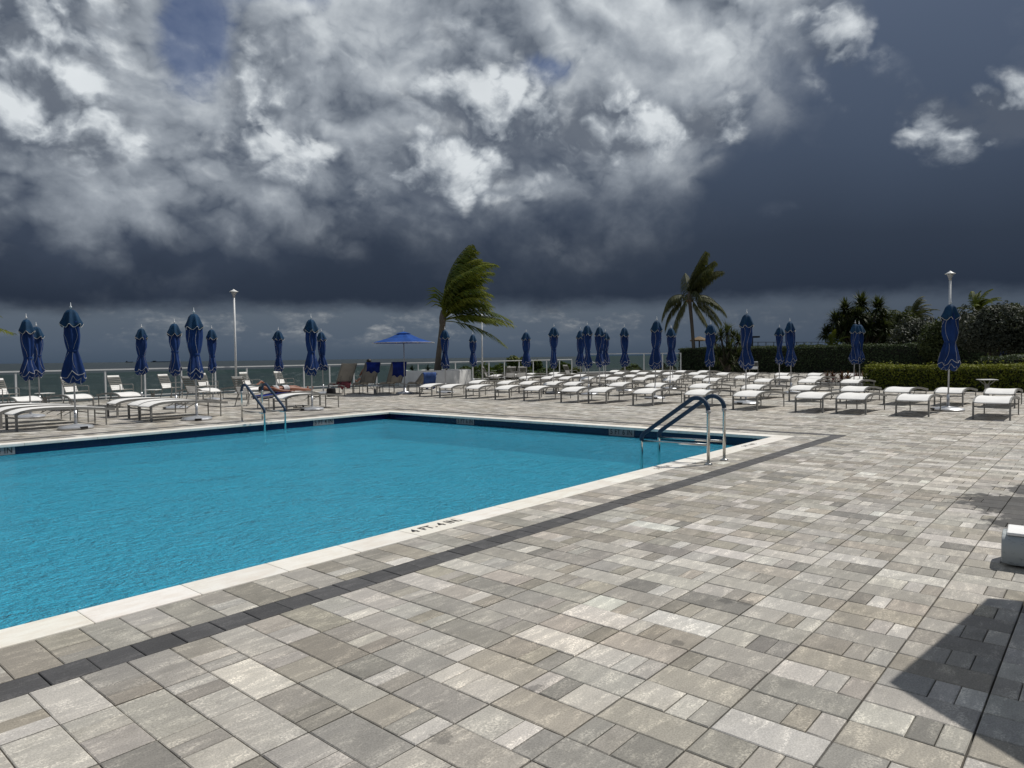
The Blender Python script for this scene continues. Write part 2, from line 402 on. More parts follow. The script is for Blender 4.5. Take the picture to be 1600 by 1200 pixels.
def block_mat(t):
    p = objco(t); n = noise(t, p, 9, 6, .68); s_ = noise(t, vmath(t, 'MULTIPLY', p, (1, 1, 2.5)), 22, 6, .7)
    c = mixc(t, (s_ * n * 2).step(.52, .62) * .6, (.36, .39, .40), (.16, .18, .185))  # grey-blue base paints in the bench side's shade; darker marks are scuffs
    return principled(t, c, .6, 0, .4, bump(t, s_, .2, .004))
mat('shaded_scuffed_paint', block_mat)
def bark(t):
    p = objco(t); w = t.nodes.new('ShaderNodeTexWave'); w.bands_direction = 'Z'; t.links.new(p, w.inputs[0])
    w.inputs['Scale'].default_value = 4.5; w.inputs['Distortion'].default_value = 2; w.inputs['Detail'].default_value = 3
    n = noise(t, p, 8, 5, .6); c = mixc(t, S(t, w.outputs['Fac']) * .5 + n * .5, (.055, .045, .036), (.20, .175, .145))
    return principled(t, c, .9, 0, .2, bump(t, S(t, w.outputs['Fac']), .5, .02))
mat('bark', bark)
def foliage(name, c0, c1, transl=.25, rough=.66):
    def b(t):
        a = attr_c(t); k = S(t, a.outputs['Fac'])
        c = mixc(t, k, c0, c1)
        d = principled(t, c, rough, 0, .18)
        tl = t.nodes.new('ShaderNodeBsdfTranslucent'); t.links.new(mixc(t, .4, c, (.16, .20, .02)), tl.inputs[0])
        m = t.nodes.new('ShaderNodeMixShader'); m.inputs[0].default_value = transl; t.links.new(d, m.inputs[1]); t.links.new(tl.outputs[0], m.inputs[2])
        return m.outputs[0]
    return mat(name, b)
foliage('palm_leaf', (.024, .066, .012), (.185, .190, .022), .26)
foliage('palm_dark', (.018, .032, .014), (.10, .10, .036), .16)
foliage('hedge_dark', (.014, .026, .014), (.075, .105, .048), .12)
foliage('hedge_bright', (.028, .050, .008), (.215, .225, .026), .22)
foliage('silver_leaf', (.022, .028, .020), (.095, .105, .082), .10)
foliage('dark_leaf', (.016, .027, .012), (.080, .098, .036), .18)
foliage('sea_grape', (.022, .042, .010), (.11, .12, .018), .22)
foliage('red_leaf', (.045, .010, .018), (.16, .040, .055), .20)
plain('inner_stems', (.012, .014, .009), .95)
def glass_mat(t):
    tr = t.nodes.new('ShaderNodeBsdfTransparent'); tr.inputs[0].default_value = (.80, .88, .85, 1)
    gl = t.nodes.new('ShaderNodeBsdfGlossy'); gl.inputs['Roughness'].default_value = .02
    lw = t.nodes.new('ShaderNodeLayerWeight'); k = S(t, lw.outputs['Facing']).pw(5.0) * .6 + .03
    m = t.nodes.new('ShaderNodeMixShader'); t.links.new(k.v, m.inputs[0]); t.links.new(tr.outputs[0], m.inputs[1]); t.links.new(gl.outputs[0], m.inputs[2])
    return m.outputs[0]
mat('glass', glass_mat)
M = MATS

# ------------------------------------------------------------------ sea, ground
PX1, PY0, PY1, PX0 = 12.64, 4.74, 15.55, -6.0     # pool inner edges
WZ = -.20
def sheet(name, x0, x1, y0, y1, z, m, kind='structure', thick=0):
    mb = MB().add([(x0, y0, z), (x1, y0, z), (x1, y1, z), (x0, y1, z)], [(0, 1, 2, 3)])
    return tag(mb.build(name, m), kind=kind)
def ring_faces(mb, X0, X1, Y0, Y1, hx0, hx1, hy0, hy1, z):
    mb.add([(X0, Y0, z), (X1, Y0, z), (X1, hy0, z), (X0, hy0, z)], [(0, 1, 2, 3)])
    mb.add([(X0, hy1, z), (X1, hy1, z), (X1, Y1, z), (X0, Y1, z)], [(0, 1, 2, 3)])
    mb.add([(hx1, hy0, z), (X1, hy0, z), (X1, hy1, z), (hx1, hy1, z)], [(0, 1, 2, 3)])
    mb.add([(X0, hy0, z), (hx0, hy0, z), (hx0, hy1, z), (X0, hy1, z)], [(0, 1, 2, 3)])
tag(MB().add([(-30000, -30000, -4.6), (40000, -30000, -4.6), (40000, 40000, -4.6), (-30000, 40000, -4.6)], [(0, 1, 2, 3)]).build('sea', M['sea']), 'dark green sea reaching to the horizon', 'sea', kind='structure')
DX0, DX1, DY0, DY1 = -14, 57.5, -16, 31.3
g = MB(); ring_faces(g, DX0, DX1, DY0, DY1, PX0 - .3, PX1 + .3, PY0 - .3, PY1 + .3, -.027)
g.add([(DX0, DY1, -.016), (DX1, DY1, -.016), (DX1, DY1, -4.8), (DX0, DY1, -4.8)], [(0, 3, 2, 1)])
deck = tag(g.build('pavement', M['joint_sand']), kind='structure')
# land beyond the deck, inland and along the dune
land = MB()
land.add([(57.5, -60, -.12), (140, -60, -.4), (140, 26, -.6), (57.5, 30, -.12)], [(0, 1, 2, 3)])
land.add([(DX1, 26, -.12), (140, 26, -.6), (150, 46, -4.7), (57.5, 40, -4.7)], [(0, 1, 2, 3)])
land.add([(-14, -60, -.12), (57.5, -60, -.12), (57.5, -16, -.03), (-14, -16, -.03)], [(0, 1, 2, 3)])
land.add([(20, 31.3, -.6), (57.5, 31.3, -.3), (57.5, 40, -4.7), (20, 38, -4.7)], [(0, 1, 2, 3)])
tag(land.build('ground', M['soil']), kind='structure')

# ------------------------------------------------------------------ pavers
PAL = [(.330, .324, .306), (.262, .256, .240), (.235, .224, .200), (.385, .379, .360), (.195, .190, .179), (.47, .462, .442), (.29, .276, .246), (.325, .308, .282)]
PW = np.array([.26, .18, .11, .17, .05, .08, .08, .07]); PW /= PW.sum()
pav = []                                          # x0,x1,y0,y1,(r,g,b,rand)
def keep(x, y):
    d = x * FW0.x + y * FW0.y; l = x * RT0.x + y * RT0.y
    return d > -.6 and abs(l) < 1.15 * d + 2.0 and x < DX1 and y < DY1 - .15
def pcol():
    c = np.array(PAL[RNG.choice(len(PAL), p=PW)]) * RNG.uniform(.88, 1.12) * 1.14; c *= np.array([RNG.uniform(1.01, 1.045), .995, RNG.uniform(.935, .985)])
    return tuple(np.clip(c, 0, .58)) + (RNG.random(),)
def dcol():
    v = RNG.uniform(.060, .088); return (v, v * .99, v * 1.03, RNG.random() * .2)
PITCH_X, X_PH = .2103, 2.81
def cell(x0, x1, y0, y1, long):
    y0 += .0016; y1 -= .0016
    if long: pav.append((x0, x1, y0, y1, pcol())); return
    w = y1 - y0; order = [.5, .25, .25]
    if RNG.random() < .18: order = order[::-1]
    y = y1
    for f in order: pav.append((x0, x1, y - w * f, y, pcol())); y -= w * f
def region(X0, X1, ys, test=None, par0=0):
    i0 = math.floor((X0 - X_PH) / PITCH_X) - 1; i1 = math.ceil((X1 - X_PH) / PITCH_X) + 1
    for j in range(len(ys) - 1):
        yb, ya = ys[j], ys[j + 1]
        for i in range(i0, i1):
            a, b = X_PH + i * PITCH_X, X_PH + (i + 1) * PITCH_X
            a, b = max(a, X0), min(b, X1)
            if b - a < .03 or not keep((a + b) / 2, (ya + yb) / 2): continue
            if test and test((a + b) / 2, (ya + yb) / 2): continue
            cell(a, b, ya, yb, (i + j + par0) % 2 == 0)
BI, BO = PX1 + .31 + .465, PX1 + .31 + .465 + .215  # band on the end side
YB0, YB1 = 3.735, 3.95                              # band on the near side
YL0, YL1 = PY1 + .31 + .465, PY1 + .31 + .465 + .215
ys = [3.735, 3.301, 2.866] + [2.45 - .4085 * k for k in range(45)]
region(-3, BO, ys, par0=1)                          # in front of the pool
region(-3, BI, [PY0 - .31, YB1], par0=1)            # between coping and band
region(PX1 + .31, BI, [PY1 + .31 - .4085 * k for k in range(27)] + [PY0 - .31])
region(-3, BI, [YL0, PY1 + .31])
ys2 = [31.15 - .4085 * k for k in range(36)] + [YL1]
region(-3, BO, ys2)
region(BO, DX1, [31.15 - .4085 * k for k in range(70)] + ys[1:])
n = int((BO + 3) / .2103)
for i in range(n):                                   # charcoal border course
    a = BO - (i + 1) * .2103
    if keep(a, YB0): pav.append((a, a + .2103, YB0, YB1, dcol()))
    if keep(a, YL0) and a > 1: pav.append((a, a + .2103, YL0, YL1, dcol()))
for i in range(int((YL0 - YB1) / .2103)):
    pav.append((BI, BO, YB1 + i * .2103, YB1 + (i + 1) * .2103, dcol()))
def paver_geo(mb, p, o=(0, 0, 0), bev=True, sides=True):
    x0, x1, y0, y1, c = p; gp = .0024; x0 += gp; x1 -= gp; y0 += gp; y1 -= gp
    dz = [RNG.normal(0, .0007) for _ in range(4)]; h = RNG.normal(0, .0009)
    ox, oy, oz = o
    if bev:
        b = .0045
        top = [(x0 + b, y0 + b, h + dz[0]), (x1 - b, y0 + b, h + dz[1]), (x1 - b, y1 - b, h + dz[2]), (x0 + b, y1 - b, h + dz[3])]
        mid = [(x0, y0, h - .003), (x1, y0, h - .003), (x1, y1, h - .003), (x0, y1, h - .003)]
        bot = [(x, y, -.03) for x, y, _ in mid]
        vs = top + mid + bot
        fs = [(0, 1, 2, 3)] + [(4 + k, 4 + (k + 1) % 4, (k + 1) % 4, k) for k in range(4)] + [(8 + k, 8 + (k + 1) % 4, 4 + (k + 1) % 4, 4 + k) for k in range(4)]
    else:
        vs = [(x0, y0, h), (x1, y0, h), (x1, y1, h), (x0, y1, h)]; fs = [(0, 1, 2, 3)]
        if sides: vs += [(x, y, -.03) for x, y, _ in vs]; fs += [(4 + k, 4 + (k + 1) % 4, (k + 1) % 4, k) for k in range(4)]
    mb.add([(x - ox, y - oy, z - oz) for x, y, z in vs], fs, c)
def seen(p):                                         # rough size on the picture
    x, y = (p[0] + p[1]) / 2, (p[2] + p[3]) / 2; d = x * FW0.x + y * FW0.y; l = x * RT0.x + y * RT0.y
    if d < .8 or abs(l) > .70 * d or 1.5 / d > .615: return 0
    return (p[1] - p[0]) * (p[3] - p[2]) / d ** 3
order = sorted(range(len(pav)), key=lambda i: -seen(pav[i]))
near = set(order[:300])
for i in order[:300]:
    p = pav[i]; o = ((p[0] + p[1]) / 2, (p[2] + p[3]) / 2, 0); mb = MB(); paver_geo(mb, p, o)
    mb.build('paver', M['paver'], deck, loc=o)
rest = MB()
for i in order[300:]:
    p = pav[i]; d = math.hypot(p[0], p[2]); paver_geo(rest, p, bev=d < 13, sides=d < 26)
ro = rest.build('paver_field', M['paver'], deck); ro['kind'] = 'stuff'
print('PAVERS', len(pav))

# ------------------------------------------------------------------ pool
pool = empty('swimming_pool', (4, 10, 0)); tag(pool, 'large rectangular blue swimming pool with white stone coping', 'pool')
def pbuild(mb, name, m, parent=pool, **k):
    o = mb.build(name, m, parent, **k); o.matrix_parent_inverse = parent.matrix_world.inverted() if False else Matrix.Translation(-Vector(parent.location)); return o
b = MB(); zf0, zf1 = -.58, -.68      # apparent depth through the water
b.add([(PX0, PY0, zf0), (PX1, PY0, zf1), (PX1, PY1, zf1), (PX0, PY1, zf0)], [(0, 1, 2, 3)])
for (a, c_) in (((PX0, PY0), (PX1, PY0)), ((PX1, PY0), (PX1, PY1)), ((PX1, PY1), (PX0, PY1)), ((PX0, PY1), (PX0, PY0))):
    za = zf0 if a[0] == PX0 else zf1; zc = zf0 if c_[0] == PX0 else zf1
    b.add([(a[0], a[1], -.31), (c_[0], c_[1], -.31), (c_[0], c_[1], zc), (a[0], a[1], za)], [(0, 1, 2, 3)])
pbuild(b, 'basin', M['pool_plaster'])
tb = MB(); e = .03
tb.add([(PX0, PY1 + e, -.03), (PX1 + e, PY1 + e, -.03), (PX1 + e, PY1 + e, -.32), (PX0, PY1 + e, -.32)], [(0, 1, 2, 3)])
tb.add([(PX1 + e, PY0 - e, -.03), (PX1 + e, PY1 + e, -.03), (PX1 + e, PY1 + e, -.32), (PX1 + e, PY0 - e, -.32)], [(0, 3, 2, 1)])
tb.add([(PX0, PY0 - e, -.03), (PX1 + e, PY0 - e, -.03), (PX1 + e, PY0 - e, -.32), (PX0, PY0 - e, -.32)], [(0, 3, 2, 1)])
pbuild(tb, 'waterline_tile', M['navy_tile'])
wt = MB().add([(PX0, PY0 - .028, WZ), (PX1 + .028, PY0 - .028, WZ), (PX1 + .028, PY1 + .028, WZ), (PX0, PY1 + .028, WZ)], [(0, 1, 2, 3)])
pbuild(wt, 'water', M['pool_water'])
def coping(x0, x1, y0, y1):
    mb = MB(); g_ = .0012; v = random.uniform(.94, 1.03)
    mb.box((0, 0, -.0225), (x1 - x0 - 2 * g_, y1 - y0 - 2 * g_, .055), attr=(v, v * random.uniform(.985, 1.0), v * random.uniform(.96, 1.0), random.random()), bev=.007)
    o = mb.build('coping_stone', M['travertine'], pool); o.location = Vector(((x0 + x1) / 2, (y0 + y1) / 2, 0)) - Vector(pool.location); return o
xs = 1.424 - .623 * 4
while xs < PX1 + .30:
    a, c_ = xs, min(xs + .623, PX1 + .31)
    if a > -1.5 and c_ - a > .04: coping(a, c_, PY0 - .31, PY0)
    if a > 0.2 and c_ - a > .04: coping(a, c_, PY1, PY1 + .31)
    xs += .623
yy = PY0
while yy < PY1 - .05: coping(PX1, PX1 + .31, yy, min(yy + .623, PY1)); yy += .623
def lettering(txt, size, parent, loc, rot, bold=.0012, m='black_ink', sx=1.0):
    cu = bpy.data.curves.new('lettering', 'FONT'); cu.body = txt; cu.size = size; cu.align_x = 'CENTER'; cu.align_y = 'CENTER'; cu.extrude = .0008; cu.offset = bold; cu.space_character = 1.08; cu.resolution_u = 3
    cu.materials.append(M[m]); o = bpy.data.objects.new('lettering', cu); C.objects.link(o); o.parent = parent
    dg = bpy.context.evaluated_depsgraph_get(); me = bpy.data.meshes.new_from_object(o.evaluated_get(dg)); bpy.data.objects.remove(o)
    o = bpy.data.objects.new('lettering', me); C.objects.link(o); o.parent = parent
    o.location = loc; o.rotation_euler = rot; o.scale = (sx, 1, 1); return o
def on_pool(x, y, z): return Vector((x, y, z)) - Vector(pool.location)
lettering('4 FT. 4 IN.', .150, pool, on_pool(4.245, 4.592, .0062), (0, 0, 0), .0028, sx=.80)
lettering('5 FT. 2 IN.', .125, pool, on_pool(8.36, 4.585, .0062), (0, 0, 0), .0, sx=.62)
lettering('5 FT. 6 IN.', .125, pool, on_pool(11.25, 4.585, .0062), (0, 0, 0), .0, sx=.80)
def wall_marker(x, y, txt, along_y, w=.62):
    rz = -math.pi / 2 if along_y else 0
    mb = MB().box((0, 0, 0), (w, .006, .155)); t_ = mb.build('depth_marker', M['marker_tile'], pool)
    t_.location = on_pool(x, y, -.115); t_.rotation_euler = (0, 0, rz)
    lettering(txt, .150, t_, (0, -.0045, 0), (R(90), 0, 0), .002, sx=.86)
wall_marker(PX1 + .024, 7.93, '5 FT 6 IN', True); wall_marker(PX1 + .024, 12.56, '5 FT 6 IN', True)
wall_marker(10.5, PY1 + .024, '5 FT 4 IN', False); wall_marker(3.46, PY1 + .024, '4 FT 4 IN', False)
# ------------------------------------------------------------------ sun loungers
LCURVE = [(0, .370), (.05, .398), (.14, .430), (.30, .462), (.55, .474), (.85, .476), (1.15, .464), (1.45, .44), (1.75, .41), (2.06, .38)]
def lz(x):
    for (a, za), (b_, zb) in zip(LCURVE, LCURVE[1:]):
        if x <= b_: return za + (zb - za) * (x - a) / (b_ - a)
    return LCURVE[-1][1]
def arc(n, x0=0, x1=2.06): return [x0 + (x1 - x0) * i / n for i in range(n + 1)]
def make_lounger(raise_at=None, raise_ang=0, sling='sling'):
    """local x runs from the foot end to the head end; the back may be raised"""
    root = empty('sun_lounger')
    def prof(x):
        if raise_at is None or x <= raise_at: return Vector((x, 0, lz(x)))
        d = x - raise_at; return Vector((raise_at + d * math.cos(raise_ang), 0, lz(raise_at) + d * math.sin(raise_ang)))
    xs_ = arc(18) + ([raise_at + .01] if raise_at else []); xs_.sort()
    hw = .315; mb = MB(); N = 6
    rows = []
    for i, x in enumerate(xs_):
        p = prof(x)
        for k in range(N + 1):
            y = -hw + 2 * hw * k / N; sag = -.012 * (1 - (y / hw) ** 2) * min(1, x / .1)
            rows.append((p.x, y, p.z + sag + .012))
    W = N + 1; L_ = len(xs_)
    fs = [(i * W + k, (i + 1) * W + k, (i + 1) * W + k + 1, i * W + k + 1) for i in range(L_ - 1) for k in range(N)]
    mb.add(rows, [f[::-1] for f in fs]); mb.add([(x, y, z - .006) for x, y, z in rows], fs)
    sl_ = mb.build('sling', M[sling], root, smooth=True)
    fh = MB(); p0 = prof(0)                                       # wrapped foot hem
    fh.tube([(p0.x - .004, y, p0.z + .003 - .010 * (1 - (y / hw) ** 2)) for y in (-hw, -.2, 0, .2, hw)], .014, 6)
    fh.build('hem', M[sling], sl_, smooth=True)
    for s_ in (-1, 1):
        rb = MB(); vs = []; fs = []
        for i, x in enumerate(xs_):
            p = prof(x)
            for dy, dz in ((0, .016), (.034, .016), (.034, -.042), (0, -.042)): vs.append((p.x, s_ * (hw + .002 + dy), p.z + dz))
        for i in range(L_ - 1):
            for k in range(4): fs.append((i * 4 + k, i * 4 + (k + 1) % 4, (i + 1) * 4 + (k + 1) % 4, (i + 1) * 4 + k))
        fs += [(0, 1, 2, 3), tuple((L_ - 1) * 4 + k for k in (3, 2, 1, 0))]
        if s_ > 0: fs = [f[::-1] for f in fs]
        rb.add(vs, fs); rb.build('side_rail', M['lounger_frame'], root)
        zt = lz(.03) - .002
        MB().box((.03, s_ * (hw + .021), zt / 2), (.05, .034, zt)).build('leg', M['lounger_frame'], root)
        if raise_at is None:
            zt = lz(1.86) - .036; MB().box((1.86, s_ * (hw + .021), zt / 2), (.024, .024, zt)).build('leg', M['lounger_frame'], root)
        else:
            zt = lz(1.25) - .0; MB().box((1.30, s_ * (hw + .021), zt / 2), (.026, .024, zt)).build('leg', M['lounger_frame'], root)
            MB().bar((.9, s_ * (hw + .021), lz(.9) - .06), (1.95, s_ * (hw + .021), .36), .03, .03).build('base_rail', M['lounger_frame'], root)
            MB().box((1.9, s_ * (hw + .021), .18), (.026, .024, .36)).build('leg', M['lounger_frame'], root)
    MB().box((.03, 0, .285), (.03, hw * 2 + .008, .034)).build('crossbar', M['lounger_frame'], root)
    MB().box((1.86, 0, .26), (.02, hw * 2 + .018, .022)).build('crossbar', M['lounger_frame'], root)
    x_ = raise_at or 1.0
    pr = MB(); ze = prof(min(1.6, x_ + .45)).z - .03 if raise_at else lz(1.3) - .03
    xe = prof(min(1.6, x_ + .45)).x if raise_at else 1.3
    for s_ in (-1, 1): pr.bar((x_, s_ * .2, lz(x_) - .19 if raise_at is None else .30), (xe, s_ * .2, ze), .014)
    pr.build('back_prop', M['lounger_frame'], root)
    return root
flat = make_lounger()
lounger_used = False
def place_lounger(x, y, rz, label, group, src=None, z=0):
    global lounger_used
    if src is None:
        o = copy_tree(flat) if lounger_used else flat; lounger_used = True
    else: o = src
    o.location = (x, y, z); o.rotation_euler = (0, 0, rz); tag(o, label, 'lounger', group); return o
J = lambda s_=.05: random.uniform(-s_, s_)
ORD = ['first', 'second', 'third', 'fourth', 'fifth', 'sixth', 'seventh', 'eighth', 'ninth', 'tenth', 'eleventh', 'twelfth', 'thirteenth', 'fourteenth']
rows = [
 (18.42, [2.45, 4.0, 5.32, 6.3, 7.95, 9.43, 11.13, 12.83, 13.85, 15.45, 16.85, 18.25, 19.65, 20.85], 'white arched lounger, %s from the planter end in the row beside the pool end'),
 (22.35, [2.75, 3.87, 5.15, 6.36, 7.85, 9.44, 11.29, 13.06, 14.61, 16.7, 17.7, 18.96, 20.2, 22.0], 'white arched lounger, %s from the sea end in the second row behind the pool'),
 (28.25, [8.0, 9.6, 11.37, 13.63, 15.48, 17.16, 18.63, 20.13, 21.35, 22.6, 24.0], 'white arched lounger, %s from the sea end in the third row behind the pool'),
 (32.0, [8.67, 10.54, 11.85, 13.84, 15.94, 17.35, 18.69, 20.0, 21.6, 23.2, 24.8], 'white arched lounger, %s from the sea end in the fourth row behind the pool'),
 (37.4, [9.2, 10.63, 12.19, 13.9, 15.6, 17.2, 18.9, 20.6, 22.3, 24.0], 'white arched lounger, %s from the sea end in the row before the tall hedge'),
 (42.0, [20.6, 22.2, 23.9, 25.6, 27.3], 'white arched lounger, %s from the railing in the row by the raised terrace'),
 (4.42, [19.0, 20.1, 21.3], 'flat white lounger, %s from the coping beside the closed umbrella by the pool side'),
 (7.33, [18.95, 19.85, 21.15], 'flat white lounger, %s from the coping in the row level with the far ladder'),
]
for X, ysl, lab in rows:
    for yi, y in enumerate(ysl):
        lb = lab % ORD[yi if X < 10 else len(ysl) - 1 - yi]
        if X == 18.42 and y == 4.0: lb = 'flat white lounger with an umbrella shadow across its sling'
        if X == 18.42 and y == 20.85: lb = 'flat white lounger at the end of its row by the round planter'
        place_lounger(X + J(.07), y - .355 + J(.03), J(.045), lb, 'loungers in rows on the deck')
place_lounger(11.12, 18.75, J(.02), 'flat white lounger with sandals beneath it and an umbrella base beside it', 'loungers in rows on the deck')
place_lounger(13.25, 20.12, math.pi, 'white lounger that the sunbathing person lies on', 'loungers in rows on the deck')
for i, x in enumerate((6.4, 7.8, 9.25, 12.3, 14.0)):
    place_lounger(x, 24.7 + (.0 if i < 3 else .6), R(90) + J(.04), 'flat white lounger facing the pool, %s from the lamp post before the glass railing' % ORD[4 - i], 'loungers in rows on the deck')
for kk, (x, y) in enumerate(((30.2, 28.2), (31.8, 28.3), (33.6, 28.4), (36.0, 28.3))):
    place_lounger(x, y - .6, R(4), 'flat white lounger by the glass railing, %s past the round planter' % ORD[kk], 'loungers in rows on the deck')
# loungers with raised backs under the open umbrella
raised = []
for k, (px, d, rz, lab) in enumerate(((524, 31.4, 0, 'grey backed lounger raised upright with nobody on it beside a striped towel'), (562, 31.4, 0, 'raised lounger with a royal blue towel over its back and a person in it'),
                         (604, 31.5, 0, 'raised lounger with a rumpled blue towel hanging from its back'), (648, 31.3, 0, 'low lounger with a pale blue towel beside the round planter'))):
    src = make_lounger(.95 if k < 3 else 1.1, R(50 if k < 3 else 24), 'beige_sling'); p = at(px, d)
    place_lounger(p.x, p.y, R(-104 - 3 * k), lab, 'loungers with raised backs', src); raised.append(src)
def drape(name, src, x0, x1, ang, over, m, label, w=.60, raise_at=.95, z0=None):
    """towel laid over a raised back: front run, fold over the top, back run"""
    z_ = lz(raise_at); mb = MB(); pts = []
    for i in range(8):
        d = x0 + (x1 - x0) * i / 7; pts.append((raise_at + d * math.cos(ang) - .03 * math.sin(ang), z_ + d * math.sin(ang) + .035 * math.cos(ang) + .01))
    tx, tz = raise_at + x1 * math.cos(ang), z_ + x1 * math.sin(ang)
    pts += [(tx + .02, tz + .03), (tx + .05, tz - .02)] + [(tx + .05 - .1 * i * over * math.cos(ang) + .02 * math.sin(ang), tz - .02 - over * .25 * (i + 1)) for i in range(4)]
    N = 10; vs = []
    for i, (x, z) in enumerate(pts):
        for k in range(N + 1):
            y = (k / N - .5) * w; f = .012 * math.sin(k * 2.1 + i * .7) * (i / len(pts)) + (.05 * math.sin(k * 1.3) if i == len(pts) - 1 else 0)
            vs.append((x + f * .6, y * (1 + .04 * math.sin(i)), z + f))
    W = N + 1; fs = [(i * W + k, i * W + k + 1, (i + 1) * W + k + 1, (i + 1) * W + k) for i in range(len(pts) - 1) for k in range(N)]
    o = mb.add(vs, fs).build(name, M[m], smooth=True); md = o.modifiers.new('thickness', 'SOLIDIFY'); md.thickness = .012
    o.location = src.location; o.rotation_euler = src.rotation_euler; return tag(o, label, 'towel')
drape('towel', raised[1], .35, 1.11, R(50), .36, 'blue_towel', 'royal blue towel over the lounger back where a person sits')
drape('towel', raised[2], .30, 1.11, R(50), .55, 'blue_towel', 'rumpled blue towel on the empty lounger under the open umbrella', .62)
drape('towel', raised[3], .25, .96, R(24), .6, 'pale_towel', 'pale blue towel hanging off the low lounger by the planter', .56, 1.1)
drape('towel', raised[0], -.55, .05, R(14), .22, 'striped_towel', 'red and white striped towel bundled on the grey lounger', .58)

# ------------------------------------------------------------------ closed umbrellas
def fold_canopy(seed):
    rr = random.Random(seed); ph = [rr.uniform(0, 6.28) for _ in range(6)]; tw = rr.uniform(-.5, .5); n = 48
    lean = (rr.uniform(-.02, .02), rr.uniform(-.02, .02))
    def body(r, z, a):
        t = a + tw * (2.6 - z); amp = .20 if r > .07 else .1
        k = 1 + amp * (1 - 2 * abs(math.sin(3 * t + ph[0]))) * .6 + amp * .55 * math.cos(2 * t + ph[1] + 1.5 * z) + amp * .4 * (1 - 2 * abs(math.sin(4 * t + ph[2] + z)))
        zz = z + (.075 * (1 - 1.6 * abs(math.sin(2.5 * t + ph[0]))) + .05 * math.cos(2 * t + ph[3])) * max(0, min(1, (1.45 - z) / .25)) * (1 if r > .1 else .3)
        return r * k, zz
    fl = rr.uniform(.80, 1.02); tz_ = rr.uniform(-.10, .08)
    prof = [(.06, 2.60), (.155, 2.42), (.165, 2.30), (.17, 2.12), (.155, 1.95 + tz_ * .5), (.125, 1.80 + tz_), (.105, 1.73 + tz_), (.115, 1.68 + tz_), (.165 * fl, 1.50 + tz_ * .5), (.205 * fl, 1.35), (.225 * fl, 1.24), (.205 * fl, 1.17), (.14, 1.10), (.045, 1.06)]
    can = MB().lathe(prof, n, fn=body)
    def cap(r, z, a):
        k = 1 + (.16 * (1 - 2 * abs(math.sin(3 * a + ph[4]))) + .08 * math.cos(2 * a + ph[5])) * (r / .2)
        return r * k, z + (.050 * (1 - 2 * abs(math.sin(3 * a + ph[4]))) - .03) * max(0, (r - .14) / .08)
    cp = MB().lathe([(.02, 2.70), (.075, 2.685), (.125, 2.62), (.165, 2.50), (.205, 2.40), (.212, 2.37), (.17, 2.39)], n, fn=cap, cap=False)
    def ring(fn, r, z, rad, m_=48): return [Vector((fn(r, z, a)[0] * math.cos(a), fn(r, z, a)[0] * math.sin(a), fn(r, z, a)[1])) * 1.0 for a in [2 * math.pi * i / m_ for i in range(m_ + 1)]]
    pc = MB().tube(ring(cap, .214, 2.372, 0), .0058, 5)
    pb = MB().tube(ring(body, .228 * fl, 1.225, 0), .0058, 5)
    pb.tube(ring(body, .150, 1.105, 0), .005, 5)
    for a0 in (rr.uniform(0, 1), rr.uniform(1.5, 2.6), rr.uniform(3, 4), rr.uniform(4.5, 5.9)):   # seams that show between folds
        pts = []
        for i in range(14):
            z = 2.30 - i * (2.30 - 1.24) / 13; r = np.interp(-z, [-q_[1] for q_ in prof], [q_[0] for q_ in prof])
            a = a0 + .35 * math.sin(i * .5 + a0); r_, z_ = body(r, z, a); pts.append(Vector(((r_ + .003) * math.cos(a), (r_ + .003) * math.sin(a), z_)))
        pb.tube(pts, .0032, 4)
    return can, cp, pc, pb, tz_
def make_umbrella(seed):
    root = empty('closed_umbrella')
    bs = MB().lathe([(.33, 0), (.375, .015), (.38, .045), (.345, .075), (.20, .095), (.055, .115), (.05, .12)], 32).build('base', M['silver_base'], root, smooth=True)
    auto_smooth(bs, 50)
    for a in (.6, 2.7):
        MB().box((.355 * math.cos(a), .355 * math.sin(a), .045), (.07, .16, .05), Matrix.Rotation(a, 3, 'Z')).build('wheel_housing', M['black_plastic'], bs)
    st = MB().tube([(0, 0, .10), (0, 0, .42)], .034, 12).build('sleeve', M['silver_base'], root, smooth=True)
    MB().tube([(.03, 0, .36), (.075, 0, .36)], .014, 8).build('knob', M['black_plastic'], st)
    MB().tube([(0, 0, .12), (0, 0, 2.68)], .0195, 12).build('pole', M['post_grey'], root, smooth=True)
    can, cp, pc, pb, tz_ = fold_canopy(seed)
    cn = can.build('canopy', M['navy_canvas'], root, smooth=True); pb.build('piping', M['piping'], cn)
    MB().lathe([(.112, 1.70 + tz_), (.118, 1.715 + tz_), (.118, 1.745 + tz_), (.112, 1.76 + tz_)], 24, cap=False).build('strap', M['navy_canvas'], cn)
    c2 = cp.build('vent_cap', M['cap_canvas'], root, smooth=True); pc.build('piping', M['piping'], c2)
    MB().lathe([(.012, 2.66), (.012, 2.73), (.028, 2.745), (.024, 2.765), (.010, 2.78), (.007, 2.85), (.001, 2.86)], 10).build('finial', M['rail_white'], root, smooth=True)
    return root
NPR = 9
protos = [make_umbrella(s_) for s_ in (3, 11, 23, 31, 47, 58, 61, 77, 85)]; proto_used = [False] * NPR
